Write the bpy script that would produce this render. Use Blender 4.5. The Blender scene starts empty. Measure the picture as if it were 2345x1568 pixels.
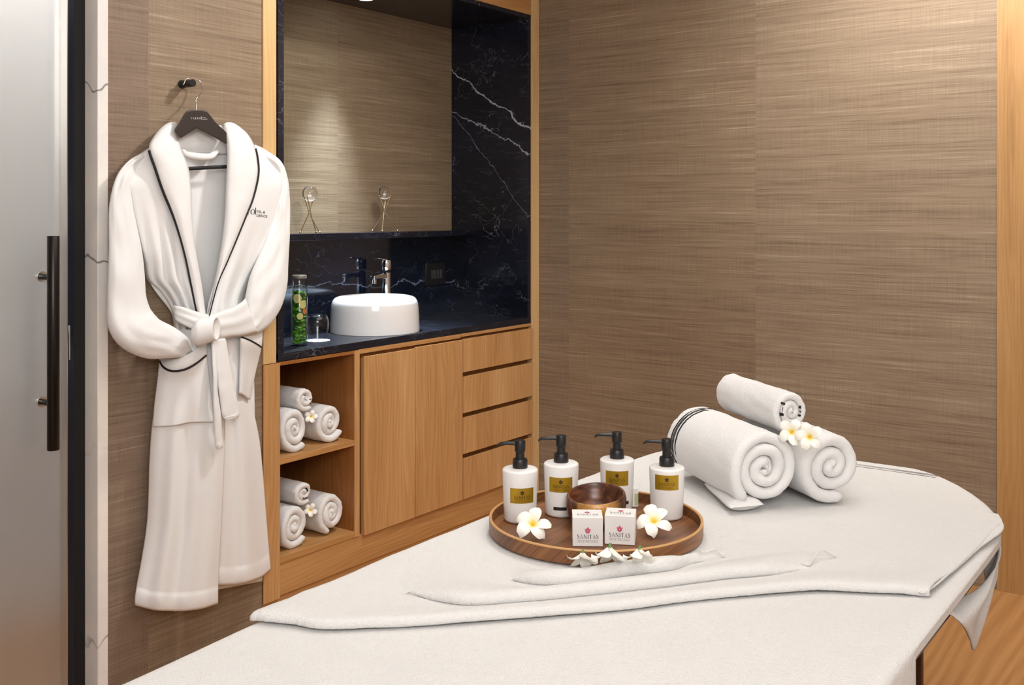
import bpy, math, random
from mathutils import Vector, Matrix, noise
random.seed(7)
C = bpy.context.scene.collection
SC = bpy.context.scene

# ---------------------------------------------------------------- camera, world, light, exposure
F, CX, V0, H = 2350.0, 1172.5, 487.0, 1.35          # focal length and principal point in pixels of 2345x1568, eye height
ALPHA = math.atan((2868 - CX) / F)
CA, SA = math.cos(ALPHA), math.sin(ALPHA)
cam = bpy.data.cameras.new('camera'); cam.sensor_fit = 'HORIZONTAL'; cam.sensor_width = 36.0
cam.lens = F / 2345 * 36; cam.shift_y = -(784 - V0) / 2345; cam.clip_start = 0.02
cam_ob = bpy.data.objects.new('camera', cam); C.objects.link(cam_ob)
cam_ob.location = (0, 0, H); cam_ob.rotation_euler = (math.pi / 2, 0, ALPHA - math.pi / 2)
SC.camera = cam_ob
w = bpy.data.worlds.new('world'); SC.world = w; w.use_nodes = True
w.node_tree.nodes['Background'].inputs[0].default_value = (0.9, 0.92, 1, 1)
w.node_tree.nodes['Background'].inputs[1].default_value = 0.3

def lamp(name, kind, loc, energy, color, rot=(0, 0, 0), **kw):
    l = bpy.data.lights.new(name, kind); l.energy = energy; l.color = color
    for k, v in kw.items(): setattr(l, k, v)
    o = bpy.data.objects.new(name, l); C.objects.link(o); o.location = loc; o.rotation_euler = rot
    return o
WARM = (1.0, 0.972, 0.935)
lamp('ceiling_softbox', 'AREA', (2.0, 0.75, 2.66), 27, WARM, shape='RECTANGLE', size=2.4, size_y=1.6)
lamp('ceiling_spot', 'SPOT', (2.75, 1.75, 2.66), 80, WARM, rot=(math.radians(28), math.radians(18), 0), spot_size=2.1, spot_blend=0.9, shadow_soft_size=0.09)
lamp('wall_washer', 'SPOT', (3.30, 0.9, 2.66), 95, WARM, rot=(0, math.radians(-32), 0), spot_size=2.3, spot_blend=0.95, shadow_soft_size=0.12)
lamp('room_fill', 'AREA', (-0.6, -0.7, 2.3), 64, (1.0, 0.99, 0.985), rot=(math.radians(55), 0, math.radians(-45)), shape='RECTANGLE', size=1.6, size_y=1.2)
lamp('corridor_light', 'AREA', (1.2, 3.12, 2.6), 15, (1.0, 1.0, 1.0), shape='RECTANGLE', size=1.4, size_y=0.4)
SC.view_settings.view_transform = 'Standard'; SC.view_settings.look = 'None'
SC.view_settings.exposure = 0.14; SC.view_settings.gamma = 1.0; SC.view_settings.use_curve_mapping = False

# ---------------------------------------------------------------- where a pixel of the photograph lies in the room
def ray(u, v):
    t = (u - CX) / F
    return CA + t * SA, SA - t * CA, -(v - V0) / F
def on_y(u, v, Y):
    a, b, c = ray(u, v); d = Y / b; return Vector((a * d, Y, H + c * d))
def on_x(u, v, X):
    a, b, c = ray(u, v); d = X / a; return Vector((X, b * d, H + c * d))
def on_z(u, v, Z):
    a, b, c = ray(u, v); d = (Z - H) / c; return Vector((a * d, b * d, Z))
def depth(p): return p[0] * CA + p[1] * SA
YL, XR, ZC = 2.708, 3.965, 2.70                      # left wall, right wall, ceiling

# ---------------------------------------------------------------- mesh helpers
def lerp(a, b, t): return a + (b - a) * t
def sm(t): t = max(0.0, min(1.0, t)); return t * t * (3 - 2 * t)
def tab(pts, x):                                     # piecewise linear table, x ascending
    if x <= pts[0][0]: return pts[0][1]
    for (a, b), (c, d) in zip(pts, pts[1:]):
        if x <= c: return lerp(b, d, (x - a) / (c - a))
    return pts[-1][1]
def ctab(pts, x):                                    # smooth (Catmull-Rom) table
    n = len(pts)
    if x <= pts[0][0]: return pts[0][1]
    if x >= pts[-1][0]: return pts[-1][1]
    for i in range(n - 1):
        if x <= pts[i + 1][0]:
            x0, x1 = pts[i][0], pts[i + 1][0]; h = x1 - x0; t = (x - x0) / h
            def slope(k):
                if k <= 0: return (pts[1][1] - pts[0][1]) / (pts[1][0] - pts[0][0])
                if k >= n - 1: return (pts[-1][1] - pts[-2][1]) / (pts[-1][0] - pts[-2][0])
                return (pts[k + 1][1] - pts[k - 1][1]) / (pts[k + 1][0] - pts[k - 1][0])
            m0, m1 = slope(i) * h, slope(i + 1) * h
            return ((2*t**3 - 3*t*t + 1) * pts[i][1] + (t**3 - 2*t*t + t) * m0 + (-2*t**3 + 3*t*t) * pts[i + 1][1] + (t**3 - t*t) * m1)
def nz(x, y, z): return noise.noise(Vector((x, y, z)))
def spline(pts, n):                                  # Catmull-Rom through points of any dimension
    out = []; m = len(pts)
    for k in range(n + 1):
        s = k / n * (m - 1); i = min(int(s), m - 2); t = s - i
        p0, p1, p2, p3 = pts[max(i - 1, 0)], pts[i], pts[i + 1], pts[min(i + 2, m - 1)]
        out.append(tuple(0.5 * (2*b + (c - a) * t + (2*a - 5*b + 4*c - d) * t * t + (3*b - a - 3*c + d) * t**3) for a, b, c, d in zip(p0, p1, p2, p3)))
    return out

class MB:                                            # collects shapes that become ONE mesh object
    def __init__(s): s.v = []; s.f = []
    def add(s, v, f):
        o = len(s.v); s.v += [tuple(p) for p in v]; s.f += [tuple(i + o for i in q) for q in f]; return s
    def box(s, x0, x1, y0, y1, z0, z1):
        v = [(x, y, z) for x in (x0, x1) for y in (y0, y1) for z in (z0, z1)]
        return s.add(v, [(0,1,3,2),(4,6,7,5),(0,4,5,1),(2,3,7,6),(0,2,6,4),(1,5,7,3)])
    def grid(s, fn, nu, nv, cu=False, cv=False):
        v = [fn(i / nu, j / nv) for i in range(nu if cu else nu + 1) for j in range(nv if cv else nv + 1)]
        U, W = (nu if cu else nu + 1), (nv if cv else nv + 1); f = []
        for i in range(nu):
            for j in range(nv):
                a, b = i % U, (i + 1) % U; c, d = j % W, (j + 1) % W
                f.append((a*W + c, b*W + c, b*W + d, a*W + d))
        return s.add(v, f)
    def loft(s, rings, caps=True, closed=False):     # rings of equal length
        n = len(rings[0]); v = [p for r in rings for p in r]; f = []; m = len(rings)
        for i in range(m if closed else m - 1):
            k = (i + 1) % m
            for j in range(n):
                f.append((i*n + j, i*n + (j+1) % n, k*n + (j+1) % n, k*n + j))
        if caps and not closed: f.append(tuple(range(n))[::-1]); f.append(tuple((m-1)*n + j for j in range(n)))
        return s.add(v, f)
    def lathe(s, prof, n=32, c=(0, 0, 0), sx=1.0, sy=1.0):
        shut = prof[0] != prof[-1] and not (prof[0][0] > 1e-6 and prof[-1][0] > 1e-6)
        return s.loft([[(c[0] + r * sx * math.cos(2*math.pi*j/n), c[1] + r * sy * math.sin(2*math.pi*j/n), c[2] + z) for j in range(n)] for r, z in prof], caps=shut)
    def tube(s, pts, r, n=10, caps=True, flat=None):
        P = [Vector(p) for p in pts]; R = r if isinstance(r, (list, tuple)) else [r] * len(P); rings = []; up = None
        for i, p in enumerate(P):
            t = (P[min(i+1, len(P)-1)] - P[max(i-1, 0)]).normalized()
            if up is None:
                up = Vector((0, 0, 1)) if abs(t.z) < 0.9 else Vector((0, 1, 0))
            a = (up - t * up.dot(t)).normalized(); b = t.cross(a); up = a
            rings.append([tuple(p + (a * math.cos(2*math.pi*k/n) + b * math.sin(2*math.pi*k/n)) * R[i]) for k in range(n)])
        return s.loft(rings, caps)
    def prism(s, poly, fn):                          # polygon (2D) placed by fn(p, side) on two sides
        n = len(poly); v = [fn(p, 0) for p in poly] + [fn(p, 1) for p in poly]
        return s.add(v, [tuple(range(n)), tuple(range(2*n-1, n-1, -1))] + [(i, n+i, n+(i+1) % n, (i+1) % n) for i in range(n)])
    def build(s, name, mat, parent=None, smooth=True, bevel=0.0, seg=2, sharp=None, sub=0, solid=None):
        me = bpy.data.meshes.new(name)
        off = BASE.get(parent.name, Vector((0, 0, 0))) if parent else Vector((0, 0, 0))
        me.from_pydata([(p[0]-off[0], p[1]-off[1], p[2]-off[2]) for p in s.v], [], s.f); me.update()
        import bmesh
        bm = bmesh.new(); bm.from_mesh(me); bmesh.ops.remove_doubles(bm, verts=bm.verts, dist=2e-6); bmesh.ops.dissolve_degenerate(bm, edges=bm.edges, dist=1e-7); bmesh.ops.recalc_face_normals(bm, faces=bm.faces); bm.to_mesh(me); bm.free()
        me.materials.append(mat)
        o = bpy.data.objects.new(name, me); C.objects.link(o)
        if parent: o.parent = parent; BASE[o.name] = off
        if bevel:
            b = o.modifiers.new('bevel', 'BEVEL'); b.width = bevel; b.segments = seg; b.limit_method = 'ANGLE'; b.angle_limit = math.radians(35)
        if solid:
            d = o.modifiers.new('thickness', 'SOLIDIFY'); d.thickness = solid; d.offset = 0
        if sub:
            d = o.modifiers.new('smooth', 'SUBSURF'); d.levels = sub; d.render_levels = sub
        if smooth:
            for p in me.polygons: p.use_smooth = True
            if not sub: me.set_sharp_from_angle(angle=math.radians(sharp or 40))
        return o
BASE = {}
def thing(name, label, cat, loc=(0, 0, 0), group=None, rz=0.0):
    o = bpy.data.objects.new(name, None); C.objects.link(o); o.location = loc; o.rotation_euler = (0, 0, rz)
    o.empty_display_size = 0.05; BASE[o.name] = Vector(loc); return tag(o, label, cat, group)
def local(name, label, cat, group=None):             # a thing authored around its own origin, placed afterwards
    o = thing(name, label, cat, (0, 0, 0), group); return o
def tag(o, label, cat, group=None):
    o['label'] = label; o['category'] = cat
    if group: o['group'] = group
    return o
def struct(o): o['kind'] = 'structure'; return o
def copy_tree(o, parent=None):
    c = o.copy(); C.objects.link(c)
    if parent: c.parent = parent
    for ch in o.children: copy_tree(ch, c)
    return c

# ---------------------------------------------------------------- materials
def S(r, g, b): # sRGB 0-255 to linear
    f = lambda c: (c/255/12.92 if c/255 <= 0.04045 else ((c/255 + 0.055)/1.055)**2.4)
    return (f(r), f(g), f(b), 1)
class NT:
    def __init__(s, name):
        s.m = bpy.data.materials.new(name); s.m.use_nodes = True; s.t = s.m.node_tree; s.b = s.t.nodes['Principled BSDF']; s.out = s.t.nodes['Material Output']
    def n(s, typ, ins=None, **kw):
        x = s.t.nodes.new('ShaderNode' + typ)
        for k, v in kw.items(): setattr(x, k, v)
        for k, v in (ins or {}).items(): s.set(x, k, v)
        return x
    def set(s, x, k, v):
        i = x.inputs[k]
        if isinstance(v, bpy.types.NodeSocket): s.t.links.new(v, i)
        elif isinstance(v, bpy.types.Node): s.t.links.new(v.outputs[0], i)
        else: i.default_value = v
    def coord(s): return s.n('TexCoord').outputs['Object']
    def mapp(s, vec, scale=(1,1,1), loc=(0,0,0), rot=(0,0,0)):
        return s.n('Mapping', {'Vector': vec, 'Scale': scale, 'Location': loc, 'Rotation': rot}).outputs[0]
    def noise(s, vec, scale=5, detail=4, rough=0.55, dist=0.0):
        return s.n('TexNoise', {'Vector': vec, 'Scale': scale, 'Detail': detail, 'Roughness': rough, 'Distortion': dist}).outputs[0]
    def math(s, op, a, b=None, c=None):
        x = s.n('Math', operation=op); s.set(x, 0, a)
        if b is not None: s.set(x, 1, b)
        if c is not None: s.set(x, 2, c)
        return x.outputs[0]
    def ramp(s, fac, stops, interp='LINEAR'):
        x = s.n('ValToRGB', {'Fac': fac}); r = x.color_ramp; r.interpolation = interp
        while len(r.elements) < len(stops): r.elements.new(0.5)
        for e, (p, c) in zip(r.elements, stops): e.position = p; e.color = c if len(c) == 4 else (*c, 1)
        return x.outputs[0]
    def mix(s, fac, a, b, typ='MIX'):
        x = s.n('Mix', data_type='RGBA', blend_type=typ); s.set(x, 0, fac); s.set(x, 6, a); s.set(x, 7, b); return x.outputs[2]
    def sep(s, vec):
        return s.n('SeparateXYZ', {0: vec}).outputs
    def comb(s, x, y, z):
        return s.n('CombineXYZ', {0: x, 1: y, 2: z}).outputs[0]
    def bump(s, h, strength=0.3, dist=0.002):
        s.set(s.b, 'Normal', s.n('Bump', {'Height': h, 'Strength': strength, 'Distance': dist}).outputs[0])
    def P(s, **kw):
        for k, v in kw.items(): s.set(s.b, k.replace('_', ' '), v)
        return s
def G(x): return (x, x, x, 1)
def plain(name, col, rough=0.5, metal=0.0, **kw):
    t = NT(name); t.P(Base_Color=col, Roughness=rough, Metallic=metal, **kw); return t.m

def grasscloth(name, axis, seams, tints):
    """woven grasscloth: horizontal reed streaks and fine vertical threads, one tint per wallpaper drop"""
    t = NT(name); co = t.coord(); x, y, z = t.sep(co); h = x if axis == 'X' else y
    drop = t.math('MULTIPLY', 0.0, 0.0)
    for sx in seams: drop = t.math('ADD', drop, t.math('GREATER_THAN', h, sx))
    zz = t.math('ADD', z, t.math('MULTIPLY', drop, 3.37))
    wob = t.math('MULTIPLY', t.math('SUBTRACT', t.noise(t.comb(t.math('MULTIPLY', h, 2.2), 0.0, t.math('MULTIPLY', zz, 6.0)), 1, 2), 0.5), 0.008)
    zw = t.math('ADD', zz, wob)
    broad = t.noise(t.comb(t.math('MULTIPLY', h, 0.45), drop, t.math('MULTIPLY', zw, 13.0)), 1, 3, 0.6)
    fine = t.noise(t.comb(t.math('MULTIPLY', h, 1.6), drop, t.math('MULTIPLY', zw, 95.0)), 1, 3, 0.7)
    reed = t.noise(t.comb(t.math('MULTIPLY', h, 5.0), drop, t.math('MULTIPLY', zw, 330.0)), 1, 2, 0.6)
    warp = t.noise(t.comb(t.math('MULTIPLY', h, 300.0), drop, t.math('MULTIPLY', zw, 7.0)), 1, 2, 0.6)
    cloud = t.noise(t.comb(t.math('MULTIPLY', h, 1.3), drop, t.math('MULTIPLY', zz, 1.1)), 1, 2, 0.5)
    f = t.math('ADD', t.math('MULTIPLY', broad, 0.17), t.math('MULTIPLY', fine, 0.39))
    f = t.math('ADD', f, t.math('MULTIPLY', reed, 0.29)); f = t.math('ADD', f, t.math('MULTIPLY', warp, 0.15))
    f = t.math('ADD', f, t.math('MULTIPLY', t.math('SUBTRACT', cloud, 0.5), 0.14))
    col = t.ramp(f, [(0.30, S(82, 65, 49)), (0.44, S(126, 108, 89)), (0.56, S(146, 129, 108)), (0.70, S(188, 173, 152))])
    tint = t.ramp(t.math('DIVIDE', t.math('ADD', drop, 0.5), len(tints)), [(i / len(tints), c) for i, c in enumerate(tints)], 'CONSTANT')
    col = t.mix(1.0, col, tint, 'MULTIPLY')
    t.P(Base_Color=col, Roughness=0.62); t.set(t.b, 'Specular IOR Level', 0.35)
    t.bump(t.math('ADD', t.math('MULTIPLY', fine, 0.6), t.math('MULTIPLY', reed, 0.4)), 0.35, 0.002)
    return t.m

def wood(name, axis, cols, scale=1.0, rough=0.42, ring=0.10, spread=9.0):
    """quarter-sawn timber, grain running along the given axis; every board gets its own figure"""
    t = NT(name); co = t.coord(); x, y, z = t.sep(co)
    rnd = t.math('MULTIPLY', t.n('ObjectInfo').outputs['Random'], 37.0)
    g, p, q = {'X': (x, z, y), 'Z': (z, x, y), 'Y': (y, x, z)}[axis]
    pp = t.math('ADD', p, t.math('ADD', q, rnd))
    base = t.comb(t.math('MULTIPLY', g, 0.9 * scale), t.math('MULTIPLY', pp, spread * scale), rnd)
    big = t.noise(base, 1.0, 2, 0.5, 0.3)
    wave = t.n('TexWave', {'Vector': t.comb(t.math('MULTIPLY', g, 0.35 * scale), t.math('ADD', t.math('MULTIPLY', pp, 14 * scale), t.math('MULTIPLY', big, 3.0)), 0.0),
                           'Scale': 1.0, 'Distortion': 1.2, 'Detail': 2, 'Detail Scale': 1.2}, wave_type='BANDS', bands_direction='Y').outputs['Fac']
    fine = t.noise(t.comb(t.math('MULTIPLY', g, 5.0 * scale), t.math('MULTIPLY', pp, 190.0 * scale), rnd), 1, 3, 0.65)
    f = t.math('ADD', t.math('MULTIPLY', big, 1 - ring - 0.38), t.math('ADD', t.math('MULTIPLY', wave, ring), t.math('MULTIPLY', fine, 0.38)))
    col = t.ramp(f, [(0.22, cols[0]), (0.50, cols[1]), (0.78, cols[2])])
    t.P(Base_Color=col, Roughness=rough); t.bump(fine, 0.12, 0.001)
    return t.m

def marble(name, lines=(), rough=0.16):
    t = NT(name); co = t.coord()
    w1 = t.noise(co, 2.6, 5, 0.6); w2 = t.noise(t.mapp(co, loc=(5, 3, 1)), 2.6, 5, 0.6); w3 = t.noise(t.mapp(co, loc=(1, 7, 4)), 2.6, 5, 0.6)
    off = t.n('VectorMath', {0: t.comb(w1, w2, w3), 1: (0.5, 0.5, 0.5)}, operation='SUBTRACT').outputs[0]
    def vein(sc, amp, width, seed, stretch=(1, 1, 1)):
        d = t.n('VectorMath', {0: off, 'Scale': amp}, operation='SCALE').outputs[0]
        v = t.n('VectorMath', {0: t.mapp(co, stretch, (seed, seed * .7, seed * 1.3)), 1: d}, operation='ADD').outputs[0]
        e = t.n('TexVoronoi', {'Vector': v, 'Scale': sc}, feature='DISTANCE_TO_EDGE').outputs['Distance']
        return t.n('MapRange', {0: e, 1: 0.0, 2: width, 3: 1.0, 4: 0.0}).outputs[0]
    mask = t.n('MapRange', {0: t.noise(t.mapp(co, loc=(9, 2, 3)), 5.0, 4, 0.6), 1: 0.50, 2: 0.70, 3: 0.0, 4: 1.0}).outputs[0]
    mask2 = t.n('MapRange', {0: t.noise(t.mapp(co, loc=(4, 2, 8)), 9.0, 4, 0.6), 1: 0.50, 2: 0.70, 3: 0.0, 4: 1.0}).outputs[0]
    a = t.math('MULTIPLY', vein(3.0, 0.9, 0.008, 2.0, (0.8, 0.8, 1.5)), mask)
    b = t.math('MULTIPLY', vein(9.0, 0.5, 0.016, 5.0, (0.5, 0.5, 1.6)), mask2)
    c = t.math('MULTIPLY', t.n('MapRange', {0: t.noise(t.mapp(co, (6, 6, 40)), 1.5, 5, 0.7), 1: 0.55, 2: 0.85, 3: 0.0, 4: 0.06}).outputs[0], 1.0)
    f = t.math('MAXIMUM', t.math('MULTIPLY', a, 0.42), t.math('ADD', t.math('MULTIPLY', b, 0.26), c))
    x, y, z = t.sep(co)
    for (ha, za, hb, zb, wd, st, ax) in lines:         # long veins that cross a slab
        h = y if ax == 'Y' else x; sl = (zb - za) / (hb - ha)
        jit = t.math('MULTIPLY', t.math('SUBTRACT', t.noise(t.mapp(co, loc=(za, hb, 0)), 9, 5, 0.62), 0.5), 0.11)
        zz = t.math('ADD', za, t.math('MULTIPLY', t.math('SUBTRACT', h, ha), sl))
        dd = t.math('ABSOLUTE', t.math('SUBTRACT', t.math('ADD', z, jit), zz))
        ww = t.math('MULTIPLY', t.noise(t.mapp(co, loc=(2, za, 1)), 16, 3), wd * 2)
        k = t.n('MapRange', {0: t.math('DIVIDE', dd, ww), 1: 0.3, 2: 1.0, 3: st, 4: 0.0}).outputs[0]
        f = t.math('MAXIMUM', f, k)
    col = t.mix(f, t.ramp(t.noise(co, 3, 3), [(0.3, (0.004, 0.005, 0.009, 1)), (0.75, (0.012, 0.0145, 0.027, 1))]), (0.55, 0.58, 0.66, 1))
    t.P(Base_Color=col, Roughness=rough); t.set(t.b, 'Specular IOR Level', 0.5)
    return t.m

def terry(name, col, scale=420.0, strength=0.55, dist=0.004):
    t = NT(name); co = t.coord()
    n1 = t.noise(co, scale, 3, 0.7); n2 = t.noise(co, scale * 0.22, 3, 0.6)
    h = t.math('ADD', t.math('MULTIPLY', n1, 0.7), t.math('MULTIPLY', n2, 0.5))
    t.P(Base_Color=col, Roughness=0.95, Sheen_Weight=0.25, Sheen_Roughness=0.6); t.set(t.b, 'Specular IOR Level', 0.1)
    t.bump(h, strength, dist); return t.m

def white_marble(name):
    t = NT(name); co = t.coord()
    n1 = t.noise(t.mapp(co, (1, 1, 0.7)), 4, 5, 0.6, 0.6)
    d = t.math('ABSOLUTE', t.math('SUBTRACT', t.noise(t.mapp(co, (2.0, 2.0, 1.6), rot=(0.5, 0.6, 0)), 0.9, 4, 0.5, 0.3), 0.5))
    v = t.n('MapRange', {0: d, 1: 0.0, 2: 0.006, 3: 0.85, 4: 0.0}).outputs[0]
    v = t.math('MULTIPLY', v, t.n('MapRange', {0: t.noise(co, 2.2, 2), 1: 0.42, 2: 0.55, 3: 0.0, 4: 1.0}).outputs[0])
    col = t.mix(v, t.ramp(n1, [(0.3, S(222, 220, 220)), (0.6, S(242, 237, 229))]), S(70, 68, 72))
    t.P(Base_Color=col, Roughness=0.25); return t.m

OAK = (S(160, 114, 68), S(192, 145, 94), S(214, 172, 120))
M = {}
M['cloth_L'] = grasscloth('grasscloth_left', 'X', [1.874], [(0.90, 0.86, 0.90, 1), (1.0, 0.97, 0.93, 1)])
M['cloth_R'] = grasscloth('grasscloth_right', 'Y', [1.639, 2.539], [(1.02, 1.0, 0.98, 1), (0.95, 0.91, 0.86, 1), (0.93, 0.92, 0.92, 1)])
M['cloth_N'] = grasscloth('grasscloth_niche', 'X', [2.30, 3.11], [(1.0, 1.0, 0.96, 1), (0.98, 1.0, 0.93, 1), (0.92, 0.9, 0.84, 1)])
M['oak_v'] = wood('oak_vertical', 'Z', OAK)
M['oak_post'] = wood('oak_post', 'Z', (S(138, 98, 54), S(172, 130, 80), S(192, 152, 102)), ring=0.06)
M['oak_h'] = wood('oak_horizontal', 'X', (S(154, 108, 62), S(184, 136, 84), S(206, 160, 106)))
M['oak_pale'] = wood('oak_pale', 'Z', (S(188, 148, 98), S(212, 176, 124), S(228, 196, 148)), ring=0.08)
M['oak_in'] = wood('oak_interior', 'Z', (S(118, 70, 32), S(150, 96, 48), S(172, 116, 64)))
M['floor'] = wood('oak_floor', 'X', (S(146, 100, 56), S(176, 126, 76), S(196, 148, 96)), scale=0.6, rough=0.38, ring=0.16, spread=4.0)
M['tray'] = wood('walnut_veneer', 'X', (S(74, 44, 24), S(122, 78, 44), S(160, 110, 66)), scale=1.6, rough=0.4, ring=0.14, spread=9)
M['tray_rim'] = plain('pale_wood_edge', S(196, 150, 96), 0.45)
def acacia():
    t = NT('acacia'); co = t.coord(); x, y, z = t.sep(co)
    n1 = t.noise(t.comb(t.math('MULTIPLY', x, 9.0), t.math('MULTIPLY', y, 38.0), t.math('MULTIPLY', z, 30.0)), 1, 3, 0.55, 0.8)
    n2 = t.noise(t.comb(t.math('MULTIPLY', x, 40.0), t.math('MULTIPLY', y, 420.0), t.math('MULTIPLY', z, 300.0)), 1, 2, 0.5)
    heart = t.ramp(t.math('ADD', t.math('MULTIPLY', n1, 0.85), t.math('MULTIPLY', n2, 0.15)), [(0.30, S(28, 14, 9)), (0.48, S(74, 40, 24)), (0.60, S(108, 62, 36)), (0.75, S(140, 84, 46))])
    side = t.math('ADD', t.math('ADD', t.math('MULTIPLY', x, -0.80), t.math('MULTIPLY', y, -0.60)), t.math('MULTIPLY', t.math('SUBTRACT', n1, 0.5), 0.02))
    sap = t.n('MapRange', {0: side, 1: 0.040, 2: 0.064, 3: 0.0, 4: 1.0}).outputs[0]
    col = t.mix(sap, heart, t.ramp(n2, [(0.3, S(176, 122, 58)), (0.7, S(214, 164, 92))]))
    t.P(Base_Color=col, Roughness=0.30); return t.m
M['bowl'] = acacia()
M['marble'] = marble('black_marble')
M['marble_top'] = marble('black_marble_honed', (), 0.36)
M['marble_R'] = marble('black_marble_side', [(3.156, 2.04, 2.70, 1.74, 0.0065, 0.75, 'Y'), (3.156, 1.85, 2.70, 1.62, 0.004, 0.6, 'Y'), (3.156, 1.84, 2.85, 1.50, 0.0025, 0.35, 'Y')])
M['marble_B'] = marble('black_marble_splash', rough=0.10, lines= [(2.4, 1.060, 3.80, 1.025, 0.0035, 0.38, 'X')])
M['white_marble'] = white_marble('white_marble')
M['terry'] = terry('white_terry', (0.80, 0.79, 0.77, 1), 340, 0.85, 0.006)
M['terry_roll'] = terry('white_terry_rolled', (0.84, 0.835, 0.825, 1), 380, 0.7, 0.005)
M['robe'] = terry('white_velour', (0.82, 0.82, 0.815, 1), 500, 0.3, 0.002)
M['piping'] = plain('black_piping', (0.006, 0.006, 0.008, 1), 0.7)
M['ink'] = plain('black_ink', (0.012, 0.011, 0.010, 1), 0.6)
M['silver_ink'] = plain('silver_print', (0.75, 0.73, 0.70, 1), 0.4)
M['brown_ink'] = plain('dark_brown_print', S(52, 36, 14), 0.5)
M['pink_ink'] = plain('pink_print', S(208, 92, 120), 0.5)
M['grey_ink'] = plain('grey_print', S(120, 112, 108), 0.5)
M['hanger'] = plain('dark_brown_hanger', S(48, 40, 38), 0.45)
M['black'] = plain('black_satin', (0.008, 0.008, 0.009, 1), 0.35)
M['black_plastic'] = plain('black_plastic', (0.010, 0.009, 0.009, 1), 0.38)
M['bronze'] = plain('dark_bronze_metal', (0.016, 0.013, 0.011, 1), 0.30, 0.6)
M['stile'] = plain('dark_blue_metal', (0.02, 0.025, 0.04, 1), 0.22, 0.5)
M['gasket'] = plain('black_gasket', (0.003, 0.003, 0.003, 1), 0.6)
M['chrome'] = plain('chrome', (0.80, 0.82, 0.85, 1), 0.06, 1.0)
M['steel'] = plain('brushed_steel', (0.72, 0.68, 0.62, 1), 0.22, 1.0)
M['brass'] = plain('pale_brass', (0.80, 0.68, 0.46, 1), 0.22, 1.0)
M['ceramic'] = plain('white_ceramic', (0.80, 0.80, 0.80, 1), 0.12)
M['bottle'] = plain('white_bottle_plastic', (0.83, 0.82, 0.80, 1), 0.28)
M['gold'] = plain('gold_foil', S(184, 148, 40), 0.32, 0.55)
M['box'] = plain('white_card', (0.80, 0.79, 0.775, 1), 0.45)
M['green_card'] = plain('sage_card', S(176, 184, 140), 0.5)
M['cushion'] = plain('grey_upholstery', S(120, 112, 104), 0.7)
M['base'] = wood('dark_walnut', 'Z', (S(40, 20, 10), S(62, 34, 18), S(82, 48, 26)), ring=0.1)
M['white_paint'] = plain('white_paint', (0.78, 0.77, 0.75, 1), 0.7)
M['doily'] = plain('white_paper', (0.85, 0.85, 0.85, 1), 0.8)
M['leaf'] = plain('mint_green', S(62, 128, 26), 0.5)
M['lemon'] = plain('lemon_flesh', S(206, 196, 120), 0.5)
M['orange'] = plain('orange_flesh', S(214, 120, 34), 0.5)
M['sepal'] = plain('green_sepal', S(92, 132, 70), 0.6)
def thin_glass(name, tint, edge):
    """thin-walled clear glass: mostly see-through, Fresnel reflection"""
    t = NT(name); lw = t.n('LayerWeight', {'Blend': 0.35}).outputs['Facing']
    fr = t.math('ADD', 0.03, t.math('MULTIPLY', t.math('POWER', lw, 2.5), 0.75))
    tr = t.n('BsdfTransparent', {'Color': t.mix(t.math('POWER', lw, 3.0), tint, edge)}).outputs[0]
    gl = t.n('BsdfGlossy', {'Roughness': 0.03}).outputs[0]
    mx = t.n('MixShader', {0: t.math('MULTIPLY', fr, 1.0), 1: tr, 2: gl}).outputs[0]
    t.t.links.new(mx, t.out.inputs['Surface']); return t.m
M['glass'] = thin_glass('clear_glass', (0.96, 0.97, 0.98, 1), (0.62, 0.66, 0.70, 1))
M['crystal'] = plain('crystal', (1, 1, 1, 1), 0.0, 0.0, Transmission_Weight=1.0, IOR=1.5)
tf = NT('frosted_glass'); tf.P(Base_Color=(0.86, 0.865, 0.87, 1), Coat_Weight=1.0, Coat_Roughness=0.14, Roughness=0.34, Transmission_Weight=0.92, IOR=1.45); M['frost'] = tf.m
def petal_mat():
    t = NT('plumeria_petal'); co = t.coord()
    d = t.n('VectorMath', {0: co}, operation='LENGTH').outputs['Value']
    d = t.math('ADD', d, t.math('MULTIPLY', t.math('SUBTRACT', t.noise(co, 160, 2), 0.5), 0.006))
    col = t.ramp(t.math('MULTIPLY', d, 25.0), [(0.0, S(222, 172, 30)), (0.16, S(234, 204, 84)), (0.36, S(240, 236, 208)), (0.55, S(244, 241, 232))])
    t.P(Base_Color=col, Roughness=0.5, Subsurface_Weight=0.0, Sheen_Weight=0.1); return t.m
M['petal'] = petal_mat()
M['petal_back'] = plain('white_petal_back', S(243, 240, 230), 0.5)
nb = M['marble_B'].node_tree.nodes['Principled BSDF']; nb.inputs['Specular IOR Level'].default_value = 1.0; nb.inputs['Coat Weight'].default_value = 0.8; nb.inputs['Coat Roughness'].default_value = 0.06; nb.inputs['Coat Tint'].default_value = (0.62, 0.78, 1.0, 1)
em = NT('lamp_lens'); em.P(Base_Color=(1, 1, 1, 1), Emission_Color=(0.85, 0.92, 1, 1), Emission_Strength=6.0); M['lens'] = em.m
em = NT('ceiling_lamp_lens'); em.P(Base_Color=(1, 1, 1, 1), Emission_Color=(1, 0.92, 0.8, 1), Emission_Strength=6.0); M['lens_warm'] = em.m

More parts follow.
